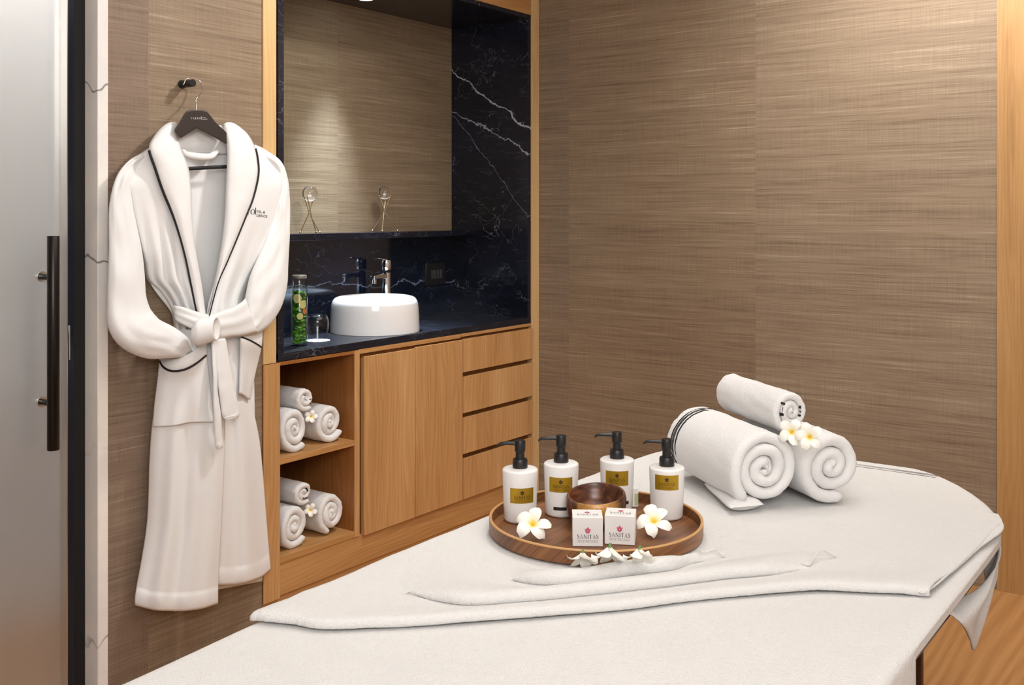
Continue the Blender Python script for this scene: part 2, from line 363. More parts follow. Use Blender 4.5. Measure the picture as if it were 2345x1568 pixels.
# ---------------------------------------------------------------- room shell
def slab(name, x0, x1, y0, y1, z0, z1, mat): return struct(MB().box(x0, x1, y0, y1, z0, z1).build(name, mat, smooth=False))
ZF = -0.05                                             # floor level at the left wall; the boards rise a little towards the near side
fl = MB(); pr = [(-1.7, 0.02), (0.5, 0.02), (YL, ZF), (5.0, ZF), (5.0, -0.14), (-1.7, -0.14)]
fl.prism(pr, lambda p, s: ((-1.7, XR + 0.12)[s], p[0], p[1])); struct(fl.build('floor', M['floor'], smooth=False))
slab('ceiling', -1.7, XR + 0.12, -1.7, 5.0, ZC, ZC + 0.08, M['white_paint'])
slab('wall_left', 1.735, 2.313, YL, YL + 0.10, ZF, ZC, M['cloth_L'])
slab('wall_front', -1.7, 0.70, YL, YL + 0.10, ZF, ZC, M['cloth_L'])
slab('wall_right', XR, XR + 0.10, -1.7, YL + 0.02, ZF, ZC, M['cloth_R'])
slab('wall_back', -1.7, -1.6, -1.7, 5.0, 0, ZC, M['white_paint'])
slab('wall_near', -1.7, XR + 0.1, -1.7, -1.6, 0, ZC, M['white_paint'])
slab('wall_corridor', -1.6, 2.30, 3.45, 3.55, ZF, ZC, M['white_paint'])
slab('wall_corridor_end', 2.00, 2.30, YL + 0.10, 3.45, ZF, ZC, M['white_paint'])
# timber post at the far right: frame of the next opening
pl = on_x(2285, 900, XR)
slab('trim_1', XR - 0.015, XR + 0.09, -0.10, pl.y, 0.0, ZC, M['oak_post'])
# white marble jamb beside the sliding door
struct(MB().box(1.703, 1.737, YL - 0.004, YL + 0.10, ZF, ZC).build('trim_2', M['white_marble'], bevel=0.002))

# ---------------------------------------------------------------- frosted sliding door
dY = 2.790
door = struct(bpy.data.objects.new('door_1', None)); C.objects.link(door); BASE['door_1'] = Vector((0, 0, 0))
MB().box(0.72, 1.652, dY, dY + 0.010, ZF + 0.01, ZC - 0.02).build('pane', M['frost'], door, smooth=False)
MB().box(1.643, 1.668, YL + 0.055, YL + 0.095, ZF, ZC).build('stile', M['stile'], door, bevel=0.004)
MB().box(1.668, 1.7035, YL + 0.060, YL + 0.10, ZF, ZC).build('gasket', M['gasket'], door, smooth=False)
MB().box(1.6405, 1.6432, YL + 0.05, YL + 0.095, ZF, ZC).build('edge_strip', M['steel'], door, smooth=False)
zt, zb = on_y(122, 540, YL + 0.02).z, on_y(122, 1030, YL + 0.02).z
hx = on_y(122, 700, YL + 0.02).x
hd = MB(); hd.lathe([(0, zb), (0.0158, zb), (0.0165, zb + 0.001), (0.0165, zt - 0.001), (0.0158, zt), (0, zt)], 32, (hx, YL + 0.02, 0)); hd = hd.build('door_handle', M['bronze'], door)
for zz in (on_y(110, 635, YL + 0.03).z, on_y(110, 925, YL + 0.03).z):
    MB().tube([(hx, YL + 0.02, zz), (hx, dY - 0.006, zz)], 0.0085, 16).build('standoff', M['bronze'], hd)
    MB().tube([(hx, dY - 0.008, zz), (hx, dY, zz)], 0.0150, 24).build('washer', M['steel'], hd)
# strike plate on the stile
z0 = on_y(150, 785, YL + 0.055).z
MB().box(1.646, 1.651, YL + 0.050, YL + 0.056, z0 - 0.05, z0 + 0.05).build('strike_plate', M['steel'], door, bevel=0.001)

# ---------------------------------------------------------------- coat hook on the left wall
hp = on_y(441, 190, YL - 0.055)
hook = thing('coat_hook', 'short black peg hook on the wall above the hanger', 'hook', (hp.x, YL, hp.z))
MB().tube([(hp.x, YL, hp.z), (hp.x, YL - 0.008, hp.z)], 0.0135, 28).build('mount', M['black'], hook, bevel=0.001)
MB().tube([(hp.x, YL - 0.006, hp.z), (hp.x, YL - 0.058, hp.z)], 0.0115, 28).build('peg', M['black'], hook, bevel=0.001)

# ---------------------------------------------------------------- timber frame round the niche (part of the wall)
X0, X1 = 2.313, 3.962
xm0, xm1 = on_y(636, 500, YL).x, 3.899                   # outer edges of the marble liner
ZT = 2.262
oak_y = YL - 0.006
struct(MB().box(X0, on_y(630, 500, YL).x, oak_y, YL + 0.10, 0.838, ZC).build('trim_3', M['oak_pale'], bevel=0.001))
struct(MB().box(3.904, X1, oak_y, YL + 0.10, ZF, ZC).build('trim_4', M['oak_pale'], bevel=0.001))
struct(MB().box(on_y(630, 500, YL).x, 3.904, oak_y + 0.004, YL + 0.10, ZT + 0.001, ZC).build('trim_5', M['oak_h'], bevel=0.001))
# the niche: marble liner, splashback, grasscloth panel
slab('wall_niche', 2.36, 3.91, 3.158, 3.20, 1.25, 2.30, M['cloth_N'])
slab('wall_niche_splash', 2.36, 3.91, 3.138, 3.20, 0.85, 1.25, M['marble_B'])
struct(MB().box(xm0, xm0 + 0.026, YL - 0.002, 3.16, 0.845, ZT).build('trim_6', M['marble'], smooth=False, bevel=0.001))
struct(MB().box(3.875, xm1, YL - 0.002, 3.16, 0.845, ZT).build('trim_7', M['marble_R'], smooth=False, bevel=0.001))
struct(MB().box(xm0, xm1, YL - 0.0025, 3.16, ZT - 0.019, ZT).build('trim_8', M['marble'], smooth=False, bevel=0.001))
tag(MB().box(xm0, xm1, YL - 0.003, 3.139, 0.840, 0.868).build('countertop', M['marble_top'], smooth=False, bevel=0.0015), 'black veined marble countertop under the white basin', 'countertop')
tag(MB().box(xm0 + 0.026, 3.875, 3.014, 3.158, 1.241, 1.267).build('marble_ledge', M['marble'], smooth=False, bevel=0.001), 'narrow black marble ledge carrying the two crystal ball ornaments', 'shelf')
nl = thing('recessed_downlight', 'small round downlight set in the black marble top of the niche', 'light', (3.110, 2.995, 2.243))
MB().lathe([(0.0, -0.004), (0.030, -0.004), (0.032, 0.0), (0.0, 0.0)], 32, (3.110, 2.995, 2.243)).build('lens', M['lens'], nl)
MB().lathe([(0.031, -0.005), (0.040, -0.003), (0.040, 0.0), (0.031, 0.0)], 32, (3.110, 2.995, 2.243)).build('bezel', M['steel'], nl)
lamp('niche_spot', 'SPOT', (3.110, 2.995, 2.228), 210, (0.74, 0.87, 1.0), rot=(math.radians(-4), math.radians(7), 0), spot_size=math.radians(54), spot_blend=0.95, shadow_soft_size=0.04)

# ---------------------------------------------------------------- vanity cabinet
cab = thing('vanity_cabinet', 'oak vanity cabinet with open towel cubbies, two doors and four drawers', 'cabinet', (X0, YL, ZF))
cx0, cx1, cx2 = 2.385, 2.746, 2.772                       # cubby opening, divider
b = MB()
b.box(X0, cx0, oak_y, YL + 0.42, 0.03, 0.8365)            # left side
b.box(cx1, cx2, oak_y, YL + 0.42, 0.146, 0.838)           # divider
b.box(cx0, cx1, YL + 0.40, YL + 0.42, 0.146, 0.838)       # back
b.box(cx0, cx1, oak_y, YL + 0.40, 0.826, 0.838)           # top strip over the cubby
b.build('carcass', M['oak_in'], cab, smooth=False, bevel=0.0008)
MB().box(X0 - 0.0, cx0 + 0.0005, oak_y - 0.001, oak_y + 0.002, 0.03, 0.836).build('side_stile', M['oak_v'], cab, smooth=False)
MB().box(cx1 - 0.0005, cx2, oak_y - 0.001, oak_y + 0.002, 0.146, 0.838).build('divider_edge', M['oak_v'], cab, smooth=False)
MB().box(cx0, cx1, oak_y, YL + 0.40, 0.486, 0.5065).build('shelf', M['oak_h'], cab, smooth=False, bevel=0.001)
MB().box(cx0, cx1, oak_y, YL + 0.40, 0.146, 0.168).build('cubby_floor', M['oak_h'], cab, smooth=False, bevel=0.001)
MB().box(X0, 3.904, YL - 0.002, YL + 0.03, 0.036, 0.146).build('plinth', M['oak_h'], cab, smooth=False, bevel=0.001)
MB().box(X0, 3.904, YL + 0.004, YL + 0.03, ZF, 0.036).build('toe_strip', M['oak_h'], cab, smooth=False)
MB().box(cx2, 3.381, YL - 0.002, YL + 0.04, 0.822, 0.840).build('rail', M['oak_h'], cab, smooth=False, bevel=0.001)
MB().box(3.385, 3.904, YL - 0.002, YL + 0.04, 0.826, 0.840).build('rail', M['oak_h'], cab, smooth=False, bevel=0.001)
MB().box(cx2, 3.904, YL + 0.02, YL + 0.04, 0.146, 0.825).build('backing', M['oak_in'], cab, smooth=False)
fy = YL - 0.016
def front(x0, x1, z0, z1, name):                          # bevelled finger grip along the top
    b = MB(); pr = [(fy, z0), (YL + 0.004, z0), (YL + 0.004, z1 - 0.010), (fy + 0.006, z1), (fy, z1)]
    b.prism(pr, lambda p, s: ((x0, x1)[s], p[0], p[1])); return b.build(name, M['oak_v'], cab, smooth=False, bevel=0.0008)
front(2.787, 3.074, 0.143, 0.812, 'door'); front(3.078, 3.377, 0.143, 0.816, 'door')
dz = [0.818, 0.660, 0.488, 0.316, 0.143]
for k in range(4): front(3.383, 3.900, dz[k + 1] + (0.018 if k < 3 else 0), dz[k] - 0.0, 'drawer')

# ---------------------------------------------------------------- basin, tap, socket
bc = Vector((3.070, 2.905, 0.8685)); br = 0.180
bas = thing('vessel_basin', 'round white ceramic vessel basin on the black counter', 'basin', bc)
h = 0.142
prof = [(0.0, 0.0), (br * 1.0, 0.0), (br * 1.01, 0.004), (br * 0.995, h * 0.55), (br * 0.98, h * 0.74), (br * 0.955, h * 0.86), (br * 0.90, h * 0.95), (br * 0.82, h * 0.99), (br * 0.76, h),
        (br * 0.71, h * 0.985), (br * 0.68, h * 0.93), (br * 0.64, h * 0.6), (br * 0.5, h * 0.36), (br * 0.2, h * 0.27), (0.0, h * 0.26)]
prof = [(max(r, 0), max(z, 0)) for r, z in spline(prof[1:], 60)]
MB().lathe([(0, 0)] + prof, 72, bc).build('bowl', M['ceramic'], bas, sharp=60)
MB().lathe([(0, h * 0.262), (0.022, h * 0.268), (0.022, h * 0.285), (0, h * 0.29)], 24, bc).build('drain', M['chrome'], bas)
fp = on_y(885, 620, 3.062); fb = Vector((fp.x, 3.062, 0.868))
tap = thing('basin_tap', 'tall chrome mixer tap standing behind the white basin', 'tap', fb)
MB().lathe([(0, 0), (0.027, 0), (0.027, 0.006), (0.0205, 0.010), (0.0200, 0.222), (0.012, 0.226), (0.0, 0.227)], 36, fb).build('column', M['chrome'], tap)
MB().lathe([(0, 0.232), (0.021, 0.232), (0.0235, 0.238), (0.0235, 0.268), (0.0215, 0.276), (0.010, 0.281), (0, 0.282)], 36, fb).build('cap', M['chrome'], tap)
sd = Vector((-1.0, -0.08, 0)).normalized(); sn = Vector((-sd.y, sd.x, 0))
def lev(s0, s1, z0, z1, z2, z3, wd):
    return [[tuple(fb + sd * s + sn * (a * w2) + Vector((0, 0, zz))) for a, zz in ((-1, zl), (1, zl), (1, zh), (-1, zh))] for s, zl, zh, w2 in ((s0, z0, z1, wd), ((s0 + s1) / 2, (z0 + z2) / 2, (z1 + z3) / 2, wd * 1.0), (s1, z2, z3, wd * 0.85))]
MB().loft(lev(0.005, 0.062, 0.274, 0.283, 0.283, 0.288, 0.010)).build('lever', M['chrome'], tap, bevel=0.002)
sp = MB().loft(lev(0.010, 0.100, 0.196, 0.222, 0.196, 0.214, 0.015)).build('spout', M['chrome'], tap, bevel=0.004, seg=3)
q = fb + sd * 0.084
MB().tube([q + Vector((0, 0, 0.198)), q + Vector((-0.004, -0.003, 0.176))], 0.0105, 20).build('aerator', M['chrome'], sp)
oa, ob = on_y(973, 604, 3.137), on_y(1017, 651, 3.137)
so = thing('wall_socket', 'black double power socket set in the marble splashback', 'socket', ((oa.x + ob.x) / 2, 3.138, (oa.z + ob.z) / 2))
MB().box(oa.x, ob.x, 3.130, 3.1382, ob.z, oa.z).build('cover_plate', plain('black_plate', (0.012, 0.012, 0.013, 1), 0.35), so, bevel=0.002)
for k in range(4):
    xx = lerp(oa.x, ob.x, 0.32 + 0.15 * k)
    MB().box(xx - 0.007, xx + 0.007, 3.1275, 3.131, lerp(ob.z, oa.z, 0.30), lerp(ob.z, oa.z, 0.70)).build('socket_insert', plain('grey_plate', (0.045, 0.045, 0.05, 1), 0.3), so, bevel=0.001)

# ---------------------------------------------------------------- crystal balls on crossed brass rods
def ornament(name, label, u, vball, ucy, feet, D, rb):
    c = on_y(u, vball, D); z0 = 1.267
    e = thing(name, label, 'ornament', (c.x, D, z0), 'crystal balls on brass tripods')
    MB().lathe([(rb * math.sin(math.pi * k / 24), -rb * math.cos(math.pi * k / 24)) for k in range(25)], 40, c).build('crystal_ball', M['crystal'], e)
    zx = lerp(z0, c.z, 0.50)
    for fx, fyo in feet:
        a = Vector((c.x + fx, D + fyo, z0 + 0.005)); x = Vector((c.x, D, zx))
        dr = (x - a); top = a + dr * 1.86
        hor = Vector((top.x - c.x, top.y - D, 0)); hor = hor.normalized() * (rb * 0.93) if hor.length else hor
        top = Vector((c.x + hor.x, D + hor.y, c.z - rb * 0.36))
        off = Vector((fyo, -fx, 0)).normalized() * 0.0035
        rod = MB().tube([a, x + off, top], 0.0023, 8).build('leg', M['brass'], e)
        MB().lathe([(0.0045 * math.sin(math.pi * k / 8), -0.0045 * math.cos(math.pi * k / 8)) for k in range(9)], 12, a).build('foot', M['brass'], rod)
ornament('tripod_ornament', 'crystal ball ornament on brass tripod, nearer the bathrobe on the ledge', 709.5, 443, 0, [(-0.062, -0.012), (0.006, -0.050), (0.062, 0.030)], 3.075, 0.0315)
ornament('tripod_ornament', 'smaller crystal ball ornament on brass tripod above the basin tap', 881, 441, 0, [(-0.048, -0.030), (-0.030, 0.045), (0.062, -0.018)], 3.070, 0.0285)

# ---------------------------------------------------------------- drinking glass on a paper doily
gp = on_z(727, 779, 0.869); gp.y = max(gp.y, YL + 0.09)
dd = MB(); n = 64
ring = lambda r, z: [(gp.x + r * (1 + 0.05 * math.cos(12 * 2 * math.pi * k / n)) * math.cos(2*math.pi*k/n), gp.y + r * (1 + 0.05 * math.cos(12 * 2 * math.pi * k / n)) * math.sin(2*math.pi*k/n), z) for k in range(n)]
dd.loft([ring(0.046, 0.868), ring(0.046, 0.8695)]); tag(dd.build('paper_doily', M['doily'], smooth=False), 'white scalloped paper doily under the upturned glass', 'doily')
gh = 0.100; outer = [(0.033, 0.0), (0.0395, 0.03), (0.0435, 0.055), (0.0425, 0.075), (0.036, 0.091), (0.026, 0.0985), (0.012, 0.100), (0.0, 0.100)]
outer = spline(outer, 40); inner = [(max(r - 0.0018, 0), max(0, z - (0.006 if z > 0.09 else 0.0))) for r, z in outer][::-1]
tag(MB().lathe(inner + outer, 48, (gp.x, gp.y, 0.8696)).build('tumbler', M['glass'], sharp=80), 'upturned stemless glass standing on a white paper doily', 'glass')

# ---------------------------------------------------------------- glass jar of mint and citrus
jp = Vector((2.575, 2.812, 0.868)); jr = 0.0300; jh = 0.250
jar = thing('glass_jar', 'tall clear jar of green leaves half hidden by the bathrobe sleeve', 'jar', jp)
po = [(0.0, 0.0), (jr - 0.002, 0.0), (jr, 0.003), (jr, jh - 0.046), (jr - 0.002, jh - 0.036), (jr - 0.006, jh - 0.030), (jr - 0.006, jh - 0.004)]
pi_ = [(jr - 0.008, jh - 0.004), (jr - 0.008, jh - 0.030), (jr - 0.0025, jh - 0.042), (jr - 0.0022, 0.006), (0.0, 0.005)]
MB().lathe(po + pi_, 48, jp).build('jar_body', M['glass'], jar, sharp=50)
MB().lathe([(0, jh - 0.006), (jr - 0.004, jh - 0.006), (jr - 0.003, jh - 0.002), (jr - 0.003, jh + 0.003), (jr - 0.006, jh + 0.006), (0, jh + 0.007)], 40, jp).build('lid', plain('grey_lid', (0.30, 0.27, 0.24, 1), 0.3, 0.4), jar)
lf = MB(); rr = random.Random(4)
for k in range(330):
    a = rr.random() * 6.283; rad = (jr - 0.008) * math.sqrt(rr.random()) ; zz = 0.012 + (jh - 0.065) * rr.random()
    c = jp + Vector((rad * math.cos(a), rad * math.sin(a), zz)); m = Matrix.Rotation(rr.random() * 6.3, 3, 'Z') @ Matrix.Rotation(rr.random() * 3, 3, 'X')
    L, W = 0.010 + 0.006 * rr.random(), 0.005 + 0.002 * rr.random()
    pts = [(-L, 0, 0), (-L * .4, W, .0015), (L * .4, W * .8, .0015), (L, 0, 0), (L * .4, -W * .8, .0015), (-L * .4, -W, .0015), (0, 0, -.001)]
    v = []
    for p in pts:
        g = c + m @ Vector(p); r2 = math.hypot(g.x - jp.x, g.y - jp.y)
        if r2 > jr - 0.0045: s = (jr - 0.0045) / r2; g.x = jp.x + (g.x - jp.x) * s; g.y = jp.y + (g.y - jp.y) * s
        v.append(g)
    lf.add(v, [(i, (i + 1) % 6, 6) for i in range(6)])
lm = NT('mint_leaf'); lm.P(Base_Color=lm.ramp(lm.noise(lm.coord(), 90, 3), [(0.3, S(34, 92, 14)), (0.55, S(78, 150, 30)), (0.75, S(150, 196, 40))]), Roughness=0.4)
mo = tag(lf.build('mint_leaves', lm.m), 'green mint leaves packed inside the tall glass jar', 'leaves'); mo['kind'] = 'stuff'
def slice_(name, z, ang, r, mat, label, cat, group=None):
    dirv = Vector((math.cos(ang), math.sin(ang), 0)); c = jp + dirv * (jr - 0.0075) + Vector((0, 0, z)); s = Vector((-dirv.y, dirv.x, 0))
    n = 22; pr = []
    for k in range(n):
        t = 2 * math.pi * k / n; a = r * math.cos(t); arc = a / (jr - 0.004)
        pr.append((arc, r * math.sin(t)))
    mb = MB(); A = math.atan2(dirv.y, dirv.x)
    f = lambda p, s: (jp.x + (jr - 0.0036 - 0.002 * (1 - s)) * math.cos(A + p[0]), jp.y + (jr - 0.0036 - 0.002 * (1 - s)) * math.sin(A + p[0]), jp.z + z + p[1])
    mb.prism(pr, f); return tag(mb.build(name, mat), label, cat, group)
toc = math.atan2(-jp.y, -jp.x)
slice_('lemon_slice', 0.172, toc - 0.30, 0.0165, M['lemon'], 'pale lemon slice at the top of the glass jar', 'lemon slice')
slice_('lemon_slice', 0.150, toc + 0.55, 0.0150, M['lemon'], 'pale lemon slice beside the bathrobe edge in the glass jar', 'lemon slice')
slice_('lemon_slice', 0.108, toc + 0.10, 0.0120, M['lemon'], 'lowest of the pale lemon slices in the glass jar', 'lemon slice')
slice_('orange_slice', 0.125, toc + 0.85, 0.0100, M['orange'], 'orange slice showing at the side of the glass jar', 'orange slice')

# ---------------------------------------------------------------- massage table
OUT_R = [(0.60, 0.440), (1.70, 0.440), (2.40, 0.440), (2.483, 0.452), (2.628, 0.510), (2.744, 0.580), (2.830, 0.660), (2.866, 0.730), (2.885, 0.80)]
OUT_L = [(0.60, 1.372), (0.89, 1.374), (1.19, 1.394), (1.88, 1.416), (2.55, 1.405), (2.70, 1.375), (2.80, 1.300), (2.86, 1.20), (2.885, 1.08)]
yR = lambda x: ctab(OUT_R, x); yLf = lambda x: ctab(OUT_L, x)
TZ = 0.640                                             # upholstery top
tbl = thing('massage_table', 'massage table on dark timber base, covered in white towelling', 'massage table', (1.75, 0.92, 0.004))
def outline(ins, n=60):
    xs = [0.62 + (2.885 - ins - 0.62) * (1 - (1 - k / n) ** 1.6) for k in range(n + 1)]
    return [(x, yR(x) + ins) for x in xs] + [(x, yLf(x) - ins) for x in reversed(xs)]
cu = MB(); o1 = outline(0.036); o2 = outline(0.044)
cu.loft([[(x, y, z) for x, y in o] for o, z in ((o2, TZ - 0.078), (o1, TZ - 0.070), (o1, TZ - 0.018), (o2, TZ - 0.008))])
cu.build('cushion', M['cushion'], tbl)
MB().box(0.95, 2.05, 0.52, 1.28, 0.026, TZ - 0.079).build('base', M['base'], tbl, bevel=0.003)
MB().box(2.050, 2.062, 0.512, 1.288, 0.004, TZ - 0.079).build('base_end_panel', M['base'], tbl, bevel=0.002)
MB().box(0.938, 0.950, 0.512, 1.288, 0.004, TZ - 0.079).build('base_end_panel', M['base'], tbl, bevel=0.002)

# white towelling cover: flat on the cushion, hanging down the near side at the foot end
def cover_pt(i, j):
    x = lerp(0.60, 2.872, i)
    r, l = yR(x) + 0.004, yLf(x) - 0.006
    k = sm((1.730 - x) / 0.045)                        # beyond x = 1.73 the near side is tucked up
    drop = lerp(0.014, 0.46, k)
    rad = 0.020
    fall_l, fall_r = 0.16, drop
    flat = l - r
    s = fall_l * j / 0.12 if j < 0.12 else (fall_l + flat * (j - 0.12) / 0.66 if j < 0.78 else fall_l + flat + fall_r * (j - 0.78) / 0.22)
    top = TZ + 0.010 + 0.0010 * nz(x * 5, s * 5, 1)
    if s < fall_l: y, z = l + 0.003 * nz(x * 3, s * 4, 5), top - (fall_l - s)
    elif s > fall_l + (l - r): y, z = r - 0.004 * sm((s - fall_l - (l - r)) / .1) + 0.006 * nz(x * 4, 2, 5) * sm((s - fall_l - (l - r)) / .3), top - (s - fall_l - (l - r))
    else:
        y = l - (s - fall_l); e = min(l - y, y - r); z = top
    e = min(l - y, y - r)
    if e < rad and z > top - rad:                      # soften the edge
        q = (rad - max(e, 0)) / rad if z >= top - 1e-6 else 1.0
        z -= rad * 0.35 * q * q
    if x > 2.83: z -= 0.010 * sm((x - 2.83) / 0.042)
    return (x, y, z)
cv = MB(); js = []
tot_j = 230; cv.grid(lambda i, j: cover_pt(i, j), 300, tot_j)
cover = thing('table_cover', 'white towelling cover draped over the massage table and its near side', 'table cover', (1.75, 0.92, TZ))
cv.build('cover_cloth', M['terry'], cover, sharp=180, solid=0.004)

# the corner of the cover that hangs off the far end, twisted to a point
def hang_pt(i, j):
    k = int(round(i * 60))                             # along the rim from the near side round to the far end
    rim = Vector(spline([(2.16, 0.452, TZ - 0.055), (2.34, 0.446, TZ - 0.050), (2.47, 0.452, TZ - 0.045), (2.58, 0.478, TZ - 0.040), (2.70, 0.536, TZ - 0.035), (2.82, 0.635, TZ - 0.03)], 60)[k])
    eu, ev, ed = spline([(2148, 1392, 1.90), (2180, 1408, 1.91), (2205, 1432, 1.92), (2221, 1462, 1.98), (2229, 1488, 2.03), (2236, 1474, 2.08), (2250, 1420, 2.14), (2268, 1370, 2.20), (2284, 1322, 2.28), (2287, 1268, 2.36)], 60)[k]
    er = ray(eu, ev); e = Vector((er[0] * ed, er[1] * ed, H + er[2] * ed))
    p = rim.lerp(e, j); b = math.sin(math.pi * j)
    p += Vector((0.010 * b * math.sin(i * 11), 0.010 * b * math.sin(i * 17 + 0.8), 0))
    return tuple(p)
MB().grid(hang_pt, 60, 20).build('hanging_corner', M['terry'], cover, sharp=180, solid=0.004)

# ---------------------------------------------------------------- pleated bath towel
TT = TZ + 0.0215                                        # its top where it lies flat
F1 = [(0.470, 1.955), (0.488, 1.947), (0.562, 1.906), (0.651, 1.853), (0.741, 1.761), (0.815, 1.674), (0.883, 1.580), (0.98, 1.471), (1.066, 1.381), (1.126, 1.317), (1.19, 1.257), (1.257, 1.202), (1.304, 1.188), (1.36, 1.166), (1.39, 1.158)]
F2 = [(0.40, 2.24), (0.60, 2.04), (0.693, 1.928), (0.722, 1.872), (0.79, 1.797), (0.854, 1.718), (0.936, 1.613), (1.011, 1.517), (1.065, 1.456), (1.107, 1.416), (1.14, 1.402), (1.199, 1.398), (1.264, 1.415), (1.32, 1.46), (1.39, 1.54)]
F3 = [(0.40, 2.45), (0.70, 2.12), (0.80, 1.960), (0.867, 1.838), (0.884, 1.777), (0.926, 1.723), (0.967, 1.667), (1.023, 1.588), (1.081, 1.560), (1.132, 1.572), (1.20, 1.63), (1.39, 1.82)]
A2 = [(0.66, 0.0), (0.70, 0.35), (0.75, 1.0), (1.12, 1.0), (1.20, 0.5), (1.30, 0.0)]
A3 = [(0.835, 0.0), (0.865, 0.45), (0.90, 1.0), (1.03, 1.0), (1.09, 0.6), (1.15, 0.0)]
HEM = [(1.90, 0.490), (1.947, 0.486), (2.045, 0.471), (2.27, 0.456), (2.456, 0.448)]
def tow_right(x): return lerp(ctab(HEM, min(x, 2.456)), yR(x) - 0.004, sm((x - 2.26) / 0.24))
def tow_left(x): return yLf(x) + 0.010
rows = []
def fold(x, a, z0, hh, r):                              # rounded, slightly overhanging front of a pleat
    D = [(0.026, 0), (0.013, 0.07), (0.001, 0.15), (-0.0065, 0.36), (-0.0060, 0.62), (0.0, 0.86), (0.008, 0.98), (r * 0.8, 1.0)]
    return [(x + lerp(-0.014 + 0.0042 * k, d, a), z0 + hh * g * a) for k, (d, g) in enumerate(D)]
def column(s):
    y = lerp(1.385, 0.475, s)
    a2, a3 = sm(tab(A2, y)) , sm(tab(A3, y)); x1, x2, x3 = ctab(F1, y), ctab(F2, y), ctab(F3, y)
    x2 = max(x2, x1 + 0.045); x3 = max(x3, x2 + 0.055)
    P = [(x1 + 0.014, TT - 0.0035), (x1 + 0.004, TT - 0.0035), (x1 - 0.001, TT - 0.0030), (x1 - 0.003, TT - 0.001), (x1 - 0.001, TT + 0.004), (x1 + 0.005, TT + 0.0075), (x1 + 0.014, TT + 0.0085)]
    n = 9
    def run(xa, za, xb, zb, k, sag=0.0, drop=0.75):
        return [(lerp(xa, xb, t), lerp(za, zb, sm(t * drop + (1 - drop) * t)) - sag * math.sin(math.pi * t)) for t in [(q + 1) / (k + 1) for q in range(k)]]
    P += run(x1 + 0.014, TT + 0.0085, x2 + lerp(-0.014, 0.026, a2) - 0.004, TT, n, 0.001)
    f2 = fold(x2, a2, TT, 0.0200, 0.022); P += f2
    P += run(f2[-1][0], f2[-1][1], x3 + lerp(-0.014, 0.026, a3) - 0.004, TT + 0.001 * a2, n, 0.0015 * a2)
    f3 = fold(x3, a3, TT + 0.001 * a2, 0.0260, 0.024); P += f3
    xd = f3[-1][0] + lerp(0.08, 0.050, a3)
    P += run(f3[-1][0], f3[-1][1], xd, TT, n, 0.0)
    xe = 2.893; k = 120
    P += [(lerp(xd, xe, q / k), TT) for q in range(k + 1)]
    return P
NC = 260
colpts = [column(i / NC) for i in range(NC + 1)]; nr = len(colpts[0])
def towel_pt(i, j):
    ii = int(round(i * NC)); s = i; x, z = colpts[ii][int(round(j * (nr - 1)))]
    l, r = tow_left(x), tow_right(x); y = lerp(l, r, s)
    ys = lerp(1.385, 0.475, s)
    y = lerp(ys, y, sm((x - lerp(1.3, 1.95, s)) / lerp(0.30, 0.15, s)))
    dl = max(0.0, 0.030 - (l - y)) if x > 1.25 else max(0.0, 0.030 - (1.385 - y))
    z -= dl * dl * lerp(4, 14, sm((x - 1.3) / 0.4))                                   # rolls over the far long edge
    if x < 2.50: z -= 0.0022 * sm(1 - (y - r) / 0.03)
    if x > 2.55: dr = max(0.0, 0.028 - (y - r)); z -= dr * dr * 14
    if x > 2.855: z -= 0.012 * ((x - 2.855) / 0.038) ** 2
    z += 0.0014 * nz(x * 4, y * 4, 3) + 0.0008 * nz(x * 18, y * 18, 8) + 0.0006 * nz(x * 140, y * 140, 2)
    x += 0.0016 * nz(x * 40, y * 160, 7)
    return (x, y, z)
bt = thing('bath_towel', 'large white bath towel laid in pleats across the massage table', 'towel', (1.9, 0.95, TT))
MB().grid(towel_pt, NC, nr - 1).build('towel_cloth', M['terry'], bt, sharp=180, solid=0.004)
# hem cord along the near edge of the towel, popping up where the pleats open
def strip_on(pts, r, name, mat, par): MB().tube(spline(pts, 40), r, 8).build(name, mat, par)
cord = M['terry']
hp_ = [on_z(u, v, TT + 0.0005 + dz_) for u, v, dz_ in ((2096, 1352, 0), (2114, 1357, 0.001), (2128, 1350, 0.001), (2165, 1320, 0), (2240, 1250, 0), (2272, 1214, 0), (2287, 1200, 0))]
strip_on(hp_, 0.0020, 'hem', cord, bt)
hp_ = [on_z(u, v, TT + dz_) for u, v, dz_ in ((1835, 1290, 0.008), (1852, 1293, 0.007), (1862, 1280, 0.012), (1875, 1262, 0.020), (1886, 1260, 0.020), (1902, 1268, 0.012), (1915, 1275, 0.004))]
strip_on(hp_, 0.0017, 'hem', cord, bt)
hp_ = [on_z(u, v, TT + dz_) for u, v, dz_ in ((1600, 1258, 0.022), (1612, 1265, 0.020), (1625, 1261, 0.020), (1638, 1258, 0.020), (1648, 1267, 0.012), (1660, 1275, 0.004))]
strip_on(hp_, 0.0017, 'hem', cord, bt)
# woven border stripes near its far end
st = plain('grey_woven_stripe', S(120, 116, 114), 0.8)
for off, wd in ((0.0, 0.0016), (0.016, 0.0010), (0.024, 0.0010)):
    pts = []
    for k in range(61):
        t = k / 60; y = lerp(1.15, 0.665, t); x = 2.800 + off - 1.1 * max(0, 0.70 - y) ** 2 * 3.2
        pts.append((x, y, TT + 0.0022 + 0.0016 * nz(x * 4, y * 4, 3)))
    mb = MB(); mb.grid(lambda i, j: (pts[int(round(i * 60))][0] + (j - 0.5) * wd * 2, pts[int(round(i * 60))][1], pts[int(round(i * 60))][2]), 60, 1)
    mb.build('border_stripe', st, bt, solid=0.0012)

